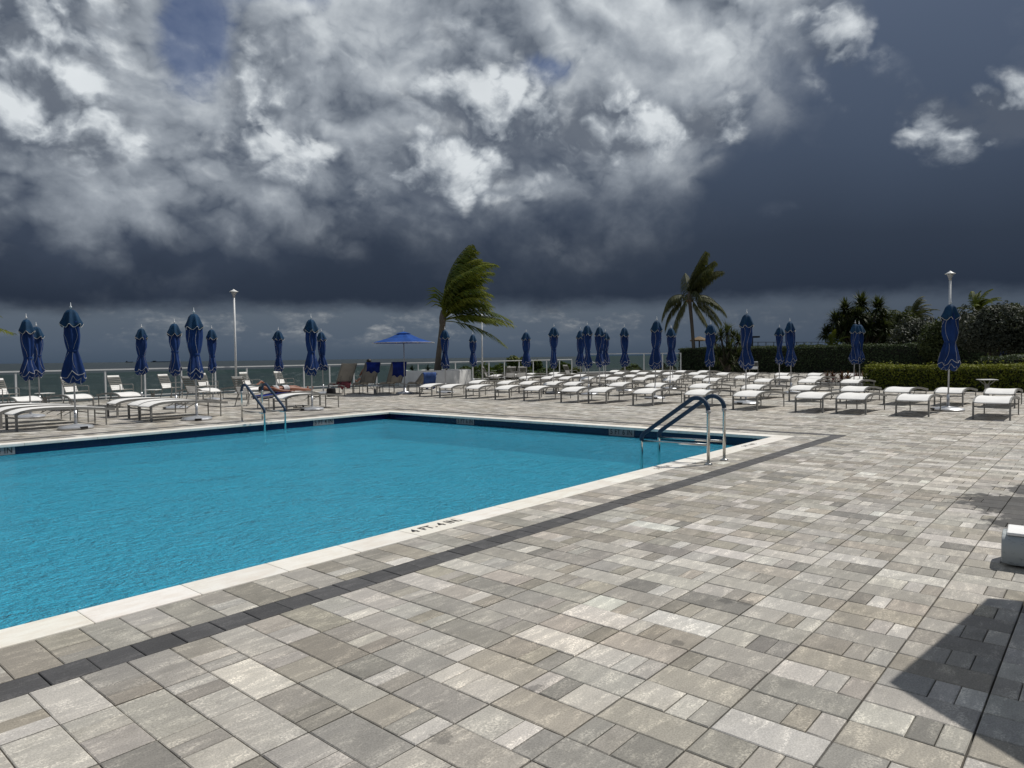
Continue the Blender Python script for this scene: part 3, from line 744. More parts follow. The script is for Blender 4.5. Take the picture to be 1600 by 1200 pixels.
umb = [  # picture column, finial row, label
 (46, 490, 'closed navy umbrella beside the first lounger row past the pool side'), (61, 503, 'closed navy umbrella standing close behind another one by the side table'),
 (98, 477, 'tall closed navy umbrella with its base next to the pool side coping'), (220, 506, 'closed navy umbrella standing alone before the sea railing'),
 (274, 497.5, 'closed navy umbrella half hidden by another by the far pool ladder'), (292, 487.5, 'closed navy umbrella with its base near the coping by the far pool ladder'),
 (332, 508, 'closed navy umbrella beside the tall white lamp post'), (436, 511, 'closed navy umbrella behind the sunbathing person'),
 (481, 495.5, 'closed navy umbrella at the foot of the sunbathing person'), (505, 513, 'closed navy umbrella with clothes near its pole by the railing'),
 (696, 510, 'closed navy umbrella in front of the wind blown palm trunk'), (740, 518, 'small closed navy umbrella beside the planter and distant lamp post')]
umb += [(px, yt, 'closed navy umbrella among the lounger rows, %s past the distant lamp post' % ORD[i]) for i, (px, yt) in enumerate(((823, 514), (865, 505), (907, 511), (920, 502), (937, 505), (946, 514), (977, 506)))]
umb += [(1023, 494, 'closed navy umbrella among the loungers just short of the dark hedge end'), (1047, 507, 'closed navy umbrella of the close pair below the coconut palm'), (1052, 508, 'closed navy umbrella of the close pair below the coconut palm'),
 (1108, 501, 'closed navy umbrella in front of the spiky plant and hedge'), (1165.5, 483, 'tall closed navy umbrella among the loungers behind the near pool ladder'),
 (1218, 506, 'thin closed navy umbrella close to the tall dark hedge'), (1237, 496, 'closed navy umbrella with a square top before the dark hedge'),
 (1334.5, 500, 'closed navy umbrella of the touching pair before the dark hedge'), (1344, 501, 'closed navy umbrella of the touching pair before the dark hedge'),
 (1474, 466, 'tallest closed navy umbrella in front of the bright clipped hedge')]
fixed = {98: (5.5, 17.86), 292: (8.22, 17.78), 481: (11.85, 18.15), 1474: (20.75, 3.28)}
for i, (px, yt, lab) in enumerate(umb):
    yh = 568 - .0125 * px; depth = 1095.11 * (2.86 - 1.5) / (yh - yt)
    p = at(px, depth)
    if px in fixed: p = Vector(fixed[px] + (0,))
    k = (i * 2 + 1) % NPR
    o = copy_tree(protos[k]) if proto_used[k] else protos[k]; proto_used[k] = True
    o.location = (p.x, p.y, 0); o.rotation_euler = (R(random.uniform(-1.3, 1.3)), R(random.uniform(-1.3, 1.3)), random.uniform(0, 6.28))
    s_ = random.uniform(.90, 1.0); o.scale = (s_, s_, 1)
    tag(o, lab, 'umbrella', 'closed navy umbrellas on the deck')
p = at(1567, 38.8); o = copy_tree(protos[1]); o.location = (p.x, p.y, -.02); o.rotation_euler = (0, 0, 1.1); o.scale = (1, 1, 1)
tag(o, 'closed navy umbrella peeking out below the big round silver bush', 'umbrella', 'closed navy umbrellas on the deck')
# ------------------------------------------------------------------ open umbrellas
def open_umbrella(name, loc, rad, z_rim, z_top, nside, m, lab, rz=0, thick_pole=.022):
    root = empty(name, loc, rz); n = nside
    mb = MB(); rg = [(.22, z_top - .035 * (z_top - z_rim) / .5), (rad * .5, z_rim + (z_top - z_rim) * .46), (rad, z_rim)]
    vs = [];
    for r_, z_ in rg:
        for k in range(n): a = 2 * math.pi * k / n; vs.append((r_ * math.cos(a), r_ * math.sin(a), z_))
    fs = [(i * n + k, i * n + (k + 1) % n, (i + 1) * n + (k + 1) % n, (i + 1) * n + k) for i in range(2) for k in range(n)]
    cn = mb.add(vs, [f[::-1] for f in fs]).build('canopy', M[m], root); md = cn.modifiers.new('thickness', 'SOLIDIFY'); md.thickness = .006
    MB().add([(.34 * math.cos(2 * math.pi * k / n), .34 * math.sin(2 * math.pi * k / n), z_top - .035) for k in range(n)] + [(0, 0, z_top + .05)], [(k, (k + 1) % n, n) for k in range(n)]).build('vent_cap', M[m], root)
    MB().tube([(rad * math.cos(2 * math.pi * k / n), rad * math.sin(2 * math.pi * k / n), z_rim) for k in range(n + 1)], .012, 5).build('piping', M['piping'], cn)
    for k in range(n):
        a = 2 * math.pi * k / n; MB().tube([(.02 * math.cos(a), .02 * math.sin(a), z_top - .05), (rad * .985 * math.cos(a), rad * .985 * math.sin(a), z_rim - .015)], .009, 5).build('rib', M['post_grey'], root)
    MB().tube([(0, 0, .1), (0, 0, z_top + .04)], thick_pole, 12).build('pole', M['post_grey'], root, smooth=True)
    MB().lathe([(.34, 0), (.38, .02), (.36, .07), (.06, .12), (.05, .3)], 28).build('base', M['silver_base'], root, smooth=True)
    MB().tube([(0, 0, z_top + .03), (0, 0, z_top + .16)], .012, 8).build('finial', M['rail_white'], root)
    return tag(root, lab, 'umbrella')
open_umbrella('open_umbrella', at(632, 29.8), 1.36, 2.17, 2.60, 8, 'open_canvas', 'bright blue open umbrella shading the raised loungers', .35)
open_umbrella('open_umbrella', (5.54, -1.27, 0), 1.58, 2.2, 2.72, 6, 'open_canvas', 'open umbrella whose shadow falls on the near pavers', R(53.2))

# ------------------------------------------------------------------ armchairs, tables
def make_chair():
    root = empty('armchair'); w = .27                       # local +x is the way the chair faces
    MB().tube([(-.22, -w, .40), (.24, -w, .43), (.27, 0, .44), (.24, w, .43), (-.22, w, .40)], .016, 6).build('seat_frame', M['lounger_frame'], root)
    st = MB()
    for i in range(6): st.box((-.17 + i * .078, 0, .408 + i * .005), (.066, w * 2 - .02, .008))
    st.build('seat', M['sling'], root)
    def bp(t): return Vector((-.22 - .24 * t, 0, .40 + .58 * t))
    for s_ in (-1, 1):
        MB().tube([bp(0) + Vector((0, s_ * w, 0)), bp(.5) + Vector((-.0, s_ * w, 0)), bp(1) + Vector((0, s_ * w, 0))], .016, 6).build('back_post', M['lounger_frame'], root)
        MB().tube([(.25, s_ * (w + .03), 0), (.25, s_ * (w + .03), .60), (.20, s_ * (w + .03), .635), (-.30, s_ * (w + .03), .62)], .016, 6).build('arm', M['lounger_frame'], root)
        MB().tube([(-.18, s_ * (w + .01), .42), (-.34, s_ * (w + .01), 0)], .016, 6).build('leg', M['lounger_frame'], root)
    ax = Matrix.Rotation(math.atan2(-.24, .58), 3, 'Y')
    for i in range(8):
        t = .08 + i * .124; light = i in (0, 1, 2, 7)
        MB().box(bp(t) + Vector((.012, 0, 0)), (.008, w * 2 - .02, .070 if light else .044), ax).build('back_strap', M['sling'] if light else M['grey_sling'], root)
    return root
chair = make_chair(); cu_ = False
def place_chair(p, rz, lab, group):
    global cu_
    o = copy_tree(chair) if cu_ else chair; cu_ = True
    o.location = (p[0], p[1], 0); o.rotation_euler = (0, 0, rz); tag(o, lab, 'chair', group)
for ci, px in enumerate((446, 393, 325, 268, 190, 119, 8)):
    k = (px - 800) / 1095.11; d = 29.5 / (FW0.y + k * RT0.y); p = at(px, d)
    place_chair(p, R(-68) + J(.12), 'white strap armchair at the glass railing, %s along from the sunbathing person' % ORD[ci], 'armchairs along the railing')
for px, d, lab in ((767, 40.5, 'white strap armchair beside the distant lamp post'), (808, 42, 'white strap armchair behind the pair of grey backed ones'), (893, 44, 'white strap armchair alone by the stair handrail')):
    place_chair(at(px, d), R(-30) + J(.15), lab, 'armchairs beyond the loungers')
for px, nm in ((795, 'nearer'), (812, 'farther')): place_chair(at(px, 39.4), R(62), 'armchair turned away from the pool, %s the planter of the two' % ('closer to' if nm == 'nearer' else 'farther from'), 'armchairs beyond the loungers')
place_chair(at(1178, 50.5), R(200), 'shaded grey armchair against the tall dark hedge', 'armchairs beyond the loungers')
place_chair(at(309, 24.8), R(15), 'armchair with its grey back turned, behind the far pool ladder loungers', 'armchairs by the far pool ladder')
place_chair(at(388, 23.4), R(12), 'armchair with its grey back turned beside the sunbathing person', 'armchairs by the far pool ladder')
def side_table(p, lab, h=.42):
    root = empty('side_table', (p[0], p[1], 0), random.uniform(0, 1.5))
    MB().box((0, 0, h), (.46, .46, .022), bev=.006).build('table_top', M['white_paint'], root)
    for s1 in (-1, 1):
        for s2 in (-1, 1): MB().bar((s1 * .06, s2 * .06, h - .15), (s1 * .17, s2 * .17, h - .012), .02).build('brace', M['lounger_frame'], root)
    MB().box((0, 0, (h - .13) / 2), (.10, .10, h - .13)).build('leg', M['lounger_frame'], root)
    return tag(root, lab, 'table', 'low side tables')
side_table(at(69, 24.6), 'low white side table by the pair of closed umbrellas', .44); side_table(at(238, 27.0), 'low white side table before the railing near a lone umbrella', .42)
side_table(at(1543, 22.3), 'low side table with splayed braces before the bright clipped hedge', .60); side_table(at(586, 29.6), 'low side table in the shade of the open umbrella', .36)

# ------------------------------------------------------------------ pool ladders
def ladder(y_foot, y_pool, x1, x2, lab):
    root = empty('pool_ladder', ((x1 + x2) / 2, y_foot, 0)); sy = 1 if y_pool > y_foot else -1; L_ = abs(y_pool - y_foot)
    for x in (x1 - (x1 + x2) / 2, x2 - (x1 + x2) / 2):
        pts = [(0, -.05), (0, .70)] + [(.17 - .17 * math.cos(t), .74 + .17 * math.sin(t)) for t in [R(a) for a in range(0, 126, 14)]]
        e_ = pts[-1]; pts += [(e_[0] + (L_ - .03 - e_[0]) * t, e_[1] + (.36 - e_[1]) * t) for t in (.25, .5, .75, 1)] + [(L_ - .005, .32), (L_, .26), (L_, -.54)]
        P3 = [Vector((x, sy * a, z)) for a, z in pts]
        h = MB().tube(P3, .0215, 14).build('handrail', M['steel'], root, smooth=True)
        i0 = 2; MB().tube([P3[1] * .15 + P3[2] * .85] + P3[3:-1], .031, 14).build('foam_sleeve', M['blue_foam'], h, smooth=True)
        MB().tube([Vector((x, 0, .705)), Vector((x, 0, .745))], .034, 14).build('collar', M['post_grey'], h, smooth=True)
        MB().tube([Vector((x, 0, .27)), Vector((x, sy * L_, .255))], .0165, 10).build('crossbar', M['steel'], root, smooth=True)
        MB().lathe([(.055, 0.002), (.056, .012), (.035, .022), (.024, .03)], 20, (x, 0, 0)).build('flange', M['steel'], root, smooth=True)
    for z in (-.33, -.47): MB().box((0, sy * L_, z), (abs(x2 - x1), .08, .03)).build('tread', M['steel'], root)
    return tag(root, lab, 'ladder', 'pool ladders')
ladder(4.22, 5.26, 8.95, 9.46, 'steel pool ladder with blue padded handrails by the pool corner nearer the hedge')
ladder(16.27, 15.22, 8.64, 9.18, 'steel pool ladder with blue padded handrails on the sea side coping')

# ------------------------------------------------------------------ glass railing along the sea
RY = 30.94
rail = empty('glass_railing', (5.0, RY, 0)); tag(rail, 'long white railing with glass panes along the sea edge', 'railing')
def rp(n): return 7.6 + 1.52 * n - 5.0
def rzh(n): return 1.185 + .0045 * max(0, n)
post_me = MB().box((0, 0, .56), (.055, .055, 1.16)).mesh('post', M['rail_white']); pane_me = MB().box((0, 0, .60), (1.40, .010, .96)).mesh('glass_pane', M['glass'])
for n_ in range(-3, 24):
    for nm, me, dx in (('post', post_me, 0), ('glass_pane', pane_me, .76)):
        if nm == 'glass_pane' and n_ == 23: continue
        o = bpy.data.objects.new(nm, me); C.objects.link(o); o.parent = rail; o.location = (rp(n_) + dx, 0, rzh(n_) - 1.19)
MB().bar((rp(-3), 0, rzh(0)), (rp(23), 0, rzh(23)), .095, .052).build('top_rail', M['rail_white'], rail)
MB().bar((rp(-3), 0, .085), (rp(23), 0, .18), .04, .04).build('bottom_rail', M['rail_white'], rail)
# raised terrace with its own taller glass fence, stair rail and white wall
t0, t1 = at(915, 50), at(1064, 53)
ter = empty('terrace_fence', tuple(t0)); tag(ter, 'taller glass fence on a low pale terrace by the dark hedge end', 'fence')
dv = (t1 - t0); ln = dv.length; ter.rotation_euler = (0, 0, math.atan2(dv.y, dv.x))
MB().box((ln / 2, .6, .18), (ln, 1.4, .36)).build('plinth', M['concrete_deck'], ter)
nb = 5
for i in range(nb + 1):
    MB().box((ln * i / nb, 0, 1.01), (.06, .06, 1.30)).build('post', M['rail_white'], ter)
    if i < nb: MB().box((ln * (i + .5) / nb, 0, .98), (ln / nb - .12, .012, 1.16)).build('glass_pane', M['glass'], ter)
MB().bar((0, 0, 1.66), (ln, 0, 1.66), .09, .05).build('top_rail', M['rail_white'], ter)
MB().tube([(-.05, -.1, 1.25), (.9, -1.0, .85), (.9, -1.0, 0)], .025, 6).build('stair_handrail', M['rail_white'], ter)
# ------------------------------------------------------------------ lamp posts
def lamp_post(p, h, lab, lean=0):
    root = empty('lamp_post', tuple(p))
    MB().tube([(0, 0, 0), (0, 0, h - .36)], [.052, .042], 12).build('pole', M['rail_white'], root, smooth=True)
    MB().lathe([(.11, 0), (.11, .03), (.07, .06)], 16).build('base_plate', M['rail_white'], root)
    MB().lathe([(.05, h - .38), (.06, h - .30), (.13, h - .14), (.13, h - .11)], 16).build('lantern', M['post_grey'], root, smooth=True)
    MB().lathe([(.02, h), (.045, h - .03), (.12, h - .075), (.20, h - .115), (.20, h - .125), (.05, h - .125)], 20).build('lamp_hood', M['white_paint'], root, smooth=True)
    return tag(root, lab, 'lamp', 'white lamp posts')
lamp_post(at(369, 32.3), 4.78, 'tall white lamp post rising by the glass railing'); lamp_post(at(754, 45), 4.75, 'distant white lamp post past the wind blown palm')
lamp_post(at(1483.5, 29.2), 4.85, 'white lamp post rising behind the big round silver bush')
# ------------------------------------------------------------------ planter, white block
pc_ = at(680, 39.6)
pl = empty('round_planter', tuple(pc_)); tag(pl, 'white round planter wall holding the wind blown palm', 'planter')
auto_smooth(MB().lathe([(2.05, 0), (2.05, .80), (2.03, .84), (1.83, .84), (1.80, .80), (1.80, .60)], 56, cap=False).build('planter_wall', M['planter_white'], pl))
MB().lathe([(1.82, .66), (.9, .74), (.01, .78)], 32, cap=False).build('soil', M['soil'], pl)
bl = MB(); pf = [(.0, .02), (-.012, .05), (-.025, .11), (-.018, .185), (.015, .215), (.10, .225), (.26, .22), (.31, .20), (.32, .03)]
vs = []; ysb = [.0, -.004, -.06, -.5, -1.1, -1.4]; scl = [.86, .93, 1, 1, 1, 1]
for y, s_ in zip(ysb, scl):
    for (x, z) in pf: vs.append((.15 + (x - .15) * s_, y, .13 + (z - .13) * s_))
W = len(pf); fs = [(i * W + k, i * W + (k + 1) % W, (i + 1) * W + (k + 1) % W, (i + 1) * W + k) for i in range(len(ysb) - 1) for k in range(W)]
fs += [tuple(range(W - 1, -1, -1)), tuple((len(ysb) - 1) * W + k for k in range(W))]
bb = empty('concrete_bench', (5.88, .60, 0), R(4)); tag(bb, 'scuffed white painted low concrete bench end on the pavers', 'bench')
auto_smooth(bl.add(vs, [f[::-1] for f in fs]).build('bench_body', M['shaded_scuffed_paint'], bb), 50)
MB().box((.155, -.71, .232), (.29, 1.36, .022), bev=.009).build('bench_lit_top', M['sunlit_white'], bb)  # thin cap added to carry the sunlit white of the top
MB().box((.17, -.75, .02), (.20, 1.1, .04)).build('bench_shade_foot', M['black_plastic'], bb)  # black foot paints in the dark shadow gap beneath the bench
# ------------------------------------------------------------------ foliage helpers
def quads(name, mt, parent, cen, nrm, size, tint, aspect=.55, jitter=.6, curl=0):
    """many leaf faces: cen (n,3), nrm (n,3), size (n,), tint (n,)"""
    n = len(cen); rd = RNG.normal(size=(n, 3)); nr = nrm + jitter * RNG.normal(size=(n, 3)); nr /= np.linalg.norm(nr, axis=1)[:, None]
    u = np.cross(nr, rd); u /= np.linalg.norm(u, axis=1)[:, None]; v = np.cross(nr, u)
    su = (size * .5)[:, None] * u; sv = (size * .5 * aspect)[:, None] * v
    V = np.stack([cen - su, cen + sv * .9 - su * .05, cen + su, cen - sv * .9 - su * .05], 1).reshape(-1, 3)
    me = bpy.data.meshes.new(name); me.vertices.add(4 * n); me.vertices.foreach_set('co', V.astype(np.float32).ravel())
    me.loops.add(4 * n); me.loops.foreach_set('vertex_index', np.arange(4 * n, dtype=np.int32))
    me.polygons.add(n); me.polygons.foreach_set('loop_start', np.arange(0, 4 * n, 4, dtype=np.int32)); me.polygons.foreach_set('loop_total', np.full(n, 4, dtype=np.int32))
    me.update(calc_edges=True); me.materials.append(M[mt])
    a = me.attributes.new('tint', 'FLOAT_COLOR', 'FACE'); t = np.clip(tint, 0, 1); a.data.foreach_set('color', np.stack([t, t, t, np.ones(n)], 1).astype(np.float32).ravel())
    o = bpy.data.objects.new(name, me); C.objects.link(o)
    if parent: o.parent = parent
    return o
def lump(p, f):                                         # cheap smooth noise
    return (np.sin(p[:, 0] * f + 1.3 * np.sin(p[:, 1] * f * .7)) + np.sin(p[:, 1] * f * 1.1 + 1.1 * np.sin(p[:, 2] * f)) + np.sin(p[:, 2] * f * 1.3 + np.sin(p[:, 0] * f * .8))) / 3
def hedge(name, loc, size, mt, n, leaf, lab, wob=.07, top_bright=.35):
    lx, ly, lz_ = size; root = empty(name, loc)
    ar = [lx * ly, 2 * ly * lz_, 2 * lx * lz_]; k = RNG.choice(3, n, p=np.array(ar) / sum(ar))
    c = np.stack([RNG.uniform(-.5, .5, n) * lx, RNG.uniform(-.5, .5, n) * ly, RNG.uniform(0.02, 1, n) * lz_], 1); nr = np.zeros((n, 3))
    m = k == 0; c[m, 2] = lz_; nr[m, 2] = 1
    s = np.sign(RNG.uniform(-1, 1, n)); m = k == 1; c[m, 0] = s[m] * lx / 2; nr[m, 0] = s[m]; m = k == 2; c[m, 1] = s[m] * ly / 2; nr[m, 1] = s[m]
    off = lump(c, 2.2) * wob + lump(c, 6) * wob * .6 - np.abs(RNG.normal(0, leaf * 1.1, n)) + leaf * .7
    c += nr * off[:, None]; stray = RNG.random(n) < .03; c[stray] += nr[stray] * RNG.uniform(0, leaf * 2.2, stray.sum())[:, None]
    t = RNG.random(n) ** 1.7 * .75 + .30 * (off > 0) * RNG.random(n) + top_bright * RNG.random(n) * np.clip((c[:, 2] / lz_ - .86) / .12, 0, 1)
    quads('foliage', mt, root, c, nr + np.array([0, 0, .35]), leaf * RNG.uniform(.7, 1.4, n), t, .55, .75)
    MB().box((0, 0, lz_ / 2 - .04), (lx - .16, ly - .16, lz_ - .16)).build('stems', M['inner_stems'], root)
    return tag(root, lab, 'hedge')
def bush(name, p, rad, h, mt, n, leaf, lab, cat='bush', clumps=26, z0=.2, group=None, seed=0, trunks=True):
    rs = np.random.default_rng(seed + 100); root = empty(name, tuple(p))
    cc = rs.normal(size=(clumps, 3)); cc /= np.linalg.norm(cc, axis=1)[:, None]; cc *= (rs.random(clumps) ** .4)[:, None] * .72
    cc = cc * np.array([rad[0], rad[1], (h - z0) / 2]) + np.array([0, 0, z0 + (h - z0) / 2]); cr = rs.uniform(.24, .42, clumps) * min(rad[0], rad[1], (h - z0) / 1.6)
    w = cr ** 2; k = rs.choice(clumps, n, p=w / w.sum()); d = rs.normal(size=(n, 3)); d /= np.linalg.norm(d, axis=1)[:, None]
    c = cc[k] + d * (cr[k] * rs.uniform(.72, 1.06, n))[:, None]; ok = c[:, 2] > .03; c, d, k = c[ok], d[ok], k[ok]
    t = rs.random(len(c)) ** 1.6 * .8 + rs.random(clumps)[k] * .25
    quads('crown', mt, root, c, d + np.array([0, 0, .3]), leaf * rs.uniform(.7, 1.4, len(c)), t, .55, .7)
    tr = MB()
    if trunks:
        for i in range(min(7, clumps)):
            e_ = Vector(cc[i]); tr.tube([(rs.normal() * .12, rs.normal() * .12, 0), (e_.x * .35, e_.y * .35, e_.z * .5), tuple(e_)], [.055, .04, .015], 6)
        tr.build('trunk', M['bark'], root)
    return tag(root, lab, cat, group)
def palm(p, h, trunk_r, fronds, mt, lab, lean=(0, 0), wind=0.0, wdir=None, z0=0, cat='palm tree', leaflets=46, coconuts=False, llen=.62, seed=1, hang=0.0):
    """fronds: (azimuth from camera right, start elevation, length, sag)"""
    rs = random.Random(seed); root = empty('palm_tree', (p[0], p[1], z0)); wd = wdir or RT0
    top = Vector((lean[0] * RT0.x + lean[1] * FW0.x, lean[0] * RT0.y + lean[1] * FW0.y, h))
    tp = [Vector((0, 0, 0)), top * .3 + Vector((-top.x * .12, -top.y * .12, 0)), top * .65 + Vector((-top.x * .1, -top.y * .1, 0)), top]
    auto_smooth(MB().tube(tp, [trunk_r * 1.5, trunk_r * 1.05, trunk_r * .95, trunk_r * 1.05], 12).build('trunk', M['bark'], root), 60)
    MB().lathe([(trunk_r * 1.0, -.25), (trunk_r * 1.25, .05), (trunk_r * 1.2, .35), (trunk_r * .5, .75)], 10, tuple(top)).build('crown_shaft', M['bark'], root, smooth=True)
    for (a, el_, ln_, sag) in fronds:
        a, el_ = R(a), R(el_); d = (RT0 * math.cos(a) + FW0 * math.sin(a)) * math.cos(el_) + Vector((0, 0, math.sin(el_)))
        pt = top + Vector((0, 0, .15)); pts = [pt.copy()]; seg = 16; st = ln_ / seg
        for i in range(seg):
            t = (i + 1) / seg; d = (d + wd * (wind * .10 * (.3 + t)) + Vector((0, 0, -sag * .085 * (.25 + 1.2 * t)))).normalized(); pt = pt + d * st; pts.append(pt.copy())
        mb = MB(); tint0 = rs.random()
        mb.tube(pts, [.030 * (1 - .85 * i / seg) + .004 for i in range(seg + 1)], 4, attr=(.75, .75, .75, 1))
        side0 = (pts[1] - pts[0]).cross(Vector((0, 0, 1)));  side0 = side0.normalized() if side0.length > .05 else RT0.copy()
        for i in range(leaflets):
            t = .19 + .81 * (i + rs.uniform(-.3, .3)) / leaflets; t = min(max(t, .05), .995)
            f = t * seg; k = min(int(f), seg - 1); b_ = pts[k].lerp(pts[k + 1], f - k); tg = (pts[k + 1] - pts[k]).normalized()
            side = tg.cross(Vector((0, 0, 1))); side = side.normalized() if side.length > .15 else side0; side0 = side
            for s_ in (-1, 1):
                l_ = llen * (math.sin(math.pi * (.12 + .80 * t)) ** .7) * rs.uniform(.85, 1.12) * ln_ / 3.2
                dr = (side * s_ * rs.uniform(.65, .85) + tg * rs.uniform(.5, .75) * (1 - .5 * hang) + Vector((0, 0, rs.uniform(-.35, -.05) - hang * .8)) + wd * wind * .55).normalized()
                dn = (dr + Vector((0, 0, -.55 - hang)) + wd * wind * .5).normalized()
                m1 = b_ + dr * l_ * .55; e_ = m1 + dn * l_ * .45; wv_ = tg * (.022 * ln_ / 3.2 + .009)
                tt = min(1, max(0, .25 + .5 * tint0 + rs.uniform(-.25, .3) + (.2 if t > .8 else 0))); cc = (tt, tt, tt, 1)
                mb.add([b_ - wv_ * .6, b_ + wv_ * .6, m1 + wv_, m1 - wv_, e_], [(0, 1, 2, 3), (3, 2, 4)], cc)
        mb.build('frond', M[mt], root)
    if coconuts:
        for i in range(5):
            a = i * 1.3; MB().lathe([(.01, -.13), (.09, -.07), (.11, 0), (.09, .08), (.01, .13)], 8, tuple(top + Vector((.25 * math.cos(a), .25 * math.sin(a), -.15)))).build('coconut', M['thatch'], root, smooth=True)
    return tag(root, lab, cat)
def spiky(name, p, heads, leaf_l, n, mt, lab, cat, width=.06, trunk=True, group=None, seed=3):
    """rosettes of long pointed leaves on stems; heads: (dx right, dy ahead, z, scale)"""
    rs = random.Random(seed); root = empty(name, tuple(p)); tr = MB()
    for hi, (dx, dy, z, s_) in enumerate(heads):
        h = RT0 * dx + FW0 * dy + Vector((0, 0, z)); mb = MB()
        if trunk: tr.tube([(0, 0, 0), tuple(h * .5 + Vector((0, 0, z * .08))), tuple(h)], [.11, .085, .06], 7)
        for i in range(n):
            a = rs.uniform(0, 6.28); e_ = R(rs.uniform(-35, 85)); d = Vector((math.cos(a) * math.cos(e_), math.sin(a) * math.cos(e_), math.sin(e_)))
            l_ = leaf_l * s_ * rs.uniform(.75, 1.15); w_ = d.cross(Vector((0, 0, 1))); w_ = (w_.normalized() if w_.length > .1 else Vector((1, 0, 0))) * width * s_
            m1 = h + d * l_ * .55; d2 = (d + Vector((0, 0, -.55))).normalized(); e2 = m1 + d2 * l_ * .45; tt = rs.random() ** 1.5
            mb.add([h - w_ * .5, h + w_ * .5, m1 + w_ * .5, m1 - w_ * .5, e2], [(0, 1, 2, 3), (3, 2, 4)], (tt, tt, tt, 1))
        mb.build('leaf_rosette', M[mt], root)
    if trunk: tr.build('trunk', M['bark'], root)
    return tag(root, lab, cat, group)

# ------------------------------------------------------------------ plants
# wind swept palm in the planter
rs = random.Random(5); fr = []
for i in range(12): fr.append((rs.uniform(-85, 95), rs.uniform(70, 89), rs.uniform(3.4, 4.9), rs.uniform(.55, 1.15)))
for i in range(9): fr.append((rs.uniform(-45, 45), rs.uniform(28, 64), rs.uniform(3.2, 4.2), rs.uniform(1.0, 1.7)))
for i in range(5): fr.append((rs.uniform(-60, 60), rs.uniform(55, 75), rs.uniform(3.4, 4.4), rs.uniform(.9, 1.5)))
for i in range(6): fr.append((rs.uniform(-25, 25), rs.uniform(-5, 22), rs.uniform(3.0, 4.3), rs.uniform(.5, 1.0)))
for i in range(3): fr.append((rs.uniform(60, 120), rs.uniform(84, 89), rs.uniform(4.4, 5.0), rs.uniform(.2, .4)))
pp = at(684, 39.6); palm(pp, 2.75, .15, fr, 'palm_leaf', 'coconut palm with fronds swept sideways by wind in the white planter', lean=(.32, 0), wind=.62, z0=.7, seed=4, leaflets=42, llen=.84, hang=.15)
# dark coconut palm behind the hedge
fr = [(-165, 25, 2.7, 2.0), (178, 8, 3.0, 2.0), (172, -18, 3.2, 1.7), (200, -40, 3.0, 1.0), (150, -48, 3.0, 1.0), (20, 22, 3.0, 1.5), (-10, 8, 3.2, 1.5), (8, -12, 3.3, 1.3), (-20, -30, 3.0, 1.0), (15, -48, 2.8, .8), (-60, -40, 2.6, .9), (90, 30, 2.6, 1.5), (-90, 30, 2.6, 1.5)]
rs = random.Random(9)
fr = [(a, e_, l_ * 1.18, s_) for a, e_, l_, s_ in fr]
for i in range(16): fr.append((rs.uniform(-80, 120), rs.uniform(58, 88), rs.uniform(3.2, 4.4), rs.uniform(.6, 1.1)))
palm(at(1086, 61), 6.35, .15, fr, 'palm_dark', 'dark coconut palm with drooping fronds behind the tall hedge', lean=(-.45, 0), wind=.20, coconuts=True, seed=8, leaflets=54, llen=.85, hang=.8)
# palm whose frond tips reach into view on the sea side
fr = [(12, 8, 4.4, .55), (5, 30, 4.2, .9), (160, 30, 3.6, 1.4), (100, 40, 3.6, 1.2), (220, 20, 3.4, 1.4), (60, 62, 3.4, 1.0), (-60, 40, 3.5, 1.2), (-120, 50, 3.3, 1.2), (20, 70, 3.4, .9), (-20, -20, 3.0, 1.0), (190, 60, 3.2, 1.0)]
palm(at(-158, 29), 3.15, .15, fr, 'palm_leaf', 'palm beside the railing with only its frond tips showing', wind=.45, seed=12)
# small palms and screw pines behind the hedge
spiky('screw_pine', at(1345, 61), [(0, 0, 5.6, 1.0), (-1.2, .4, 5.2, .9), (1.3, -.3, 5.3, .95), (-2.2, 0, 4.2, .9), (2.2, .5, 4.4, .9), (-.6, -.8, 4.5, .9), (.7, .8, 4.0, .9), (-2.9, .2, 3.1, .8), (.2, -.9, 3.4, .9), (1.6, -.8, 3.4, .9), (-1.5, -.5, 3.3, .9)], 1.35, 230, 'dark_leaf', 'dark many headed screw pine above the tall hedge', 'tree', .11, seed=3)
bush('dark_bush', at(1338, 63), (3.3, 2.0), 5.9, 'dark_leaf', 18000, .26, 'dark leafy tree mass tangled with the screw pine', seed=7, clumps=56, z0=1.0)
fr = [(rs.uniform(0, 360), rs.uniform(30, 85), rs.uniform(2.0, 2.8), rs.uniform(.8, 1.5)) for i in range(18)]
palm(at(1424, 66), 4.4, .13, fr, 'palm_dark', 'bushy palm top showing between the screw pine and silver bush', wind=.7, seed=15)
fr = [(rs.uniform(0, 360), rs.uniform(30, 85), rs.uniform(1.8, 2.4), rs.uniform(.8, 1.5)) for i in range(16)]
palm(at(1525, 58), 4.6, .13, fr, 'palm_leaf', 'palm top showing over the big round silver bush', wind=.4, seed=16)
fr = [(rs.uniform(0, 360), rs.uniform(10, 80), rs.uniform(1.5, 2.0), rs.uniform(.8, 1.5)) for i in range(14)]
palm(at(1302, 60), 1.5, .10, fr, 'palm_leaf', 'low yellowish palm at the edge of the screw pine', wind=.3, seed=17)
bush('dark_bush', at(1408, 64), (3.0, 2.0), 5.6, 'dark_leaf', 12000, .26, 'dark tree crown rising behind the grey green bush', seed=9, clumps=34, z0=1.0)
bush('silver_bush', at(1430, 57), (3.6, 2.5), 4.6, 'silver_leaf', 15000, .22, 'grey green bush behind the tall dark hedge', seed=1, clumps=34)
bush('silver_bush', at(1556, 35.5), (2.95, 2.4), 4.05, 'silver_leaf', 30000, .14, 'big round silver bush behind the bright clipped hedge', seed=2, clumps=70, z0=1.35)
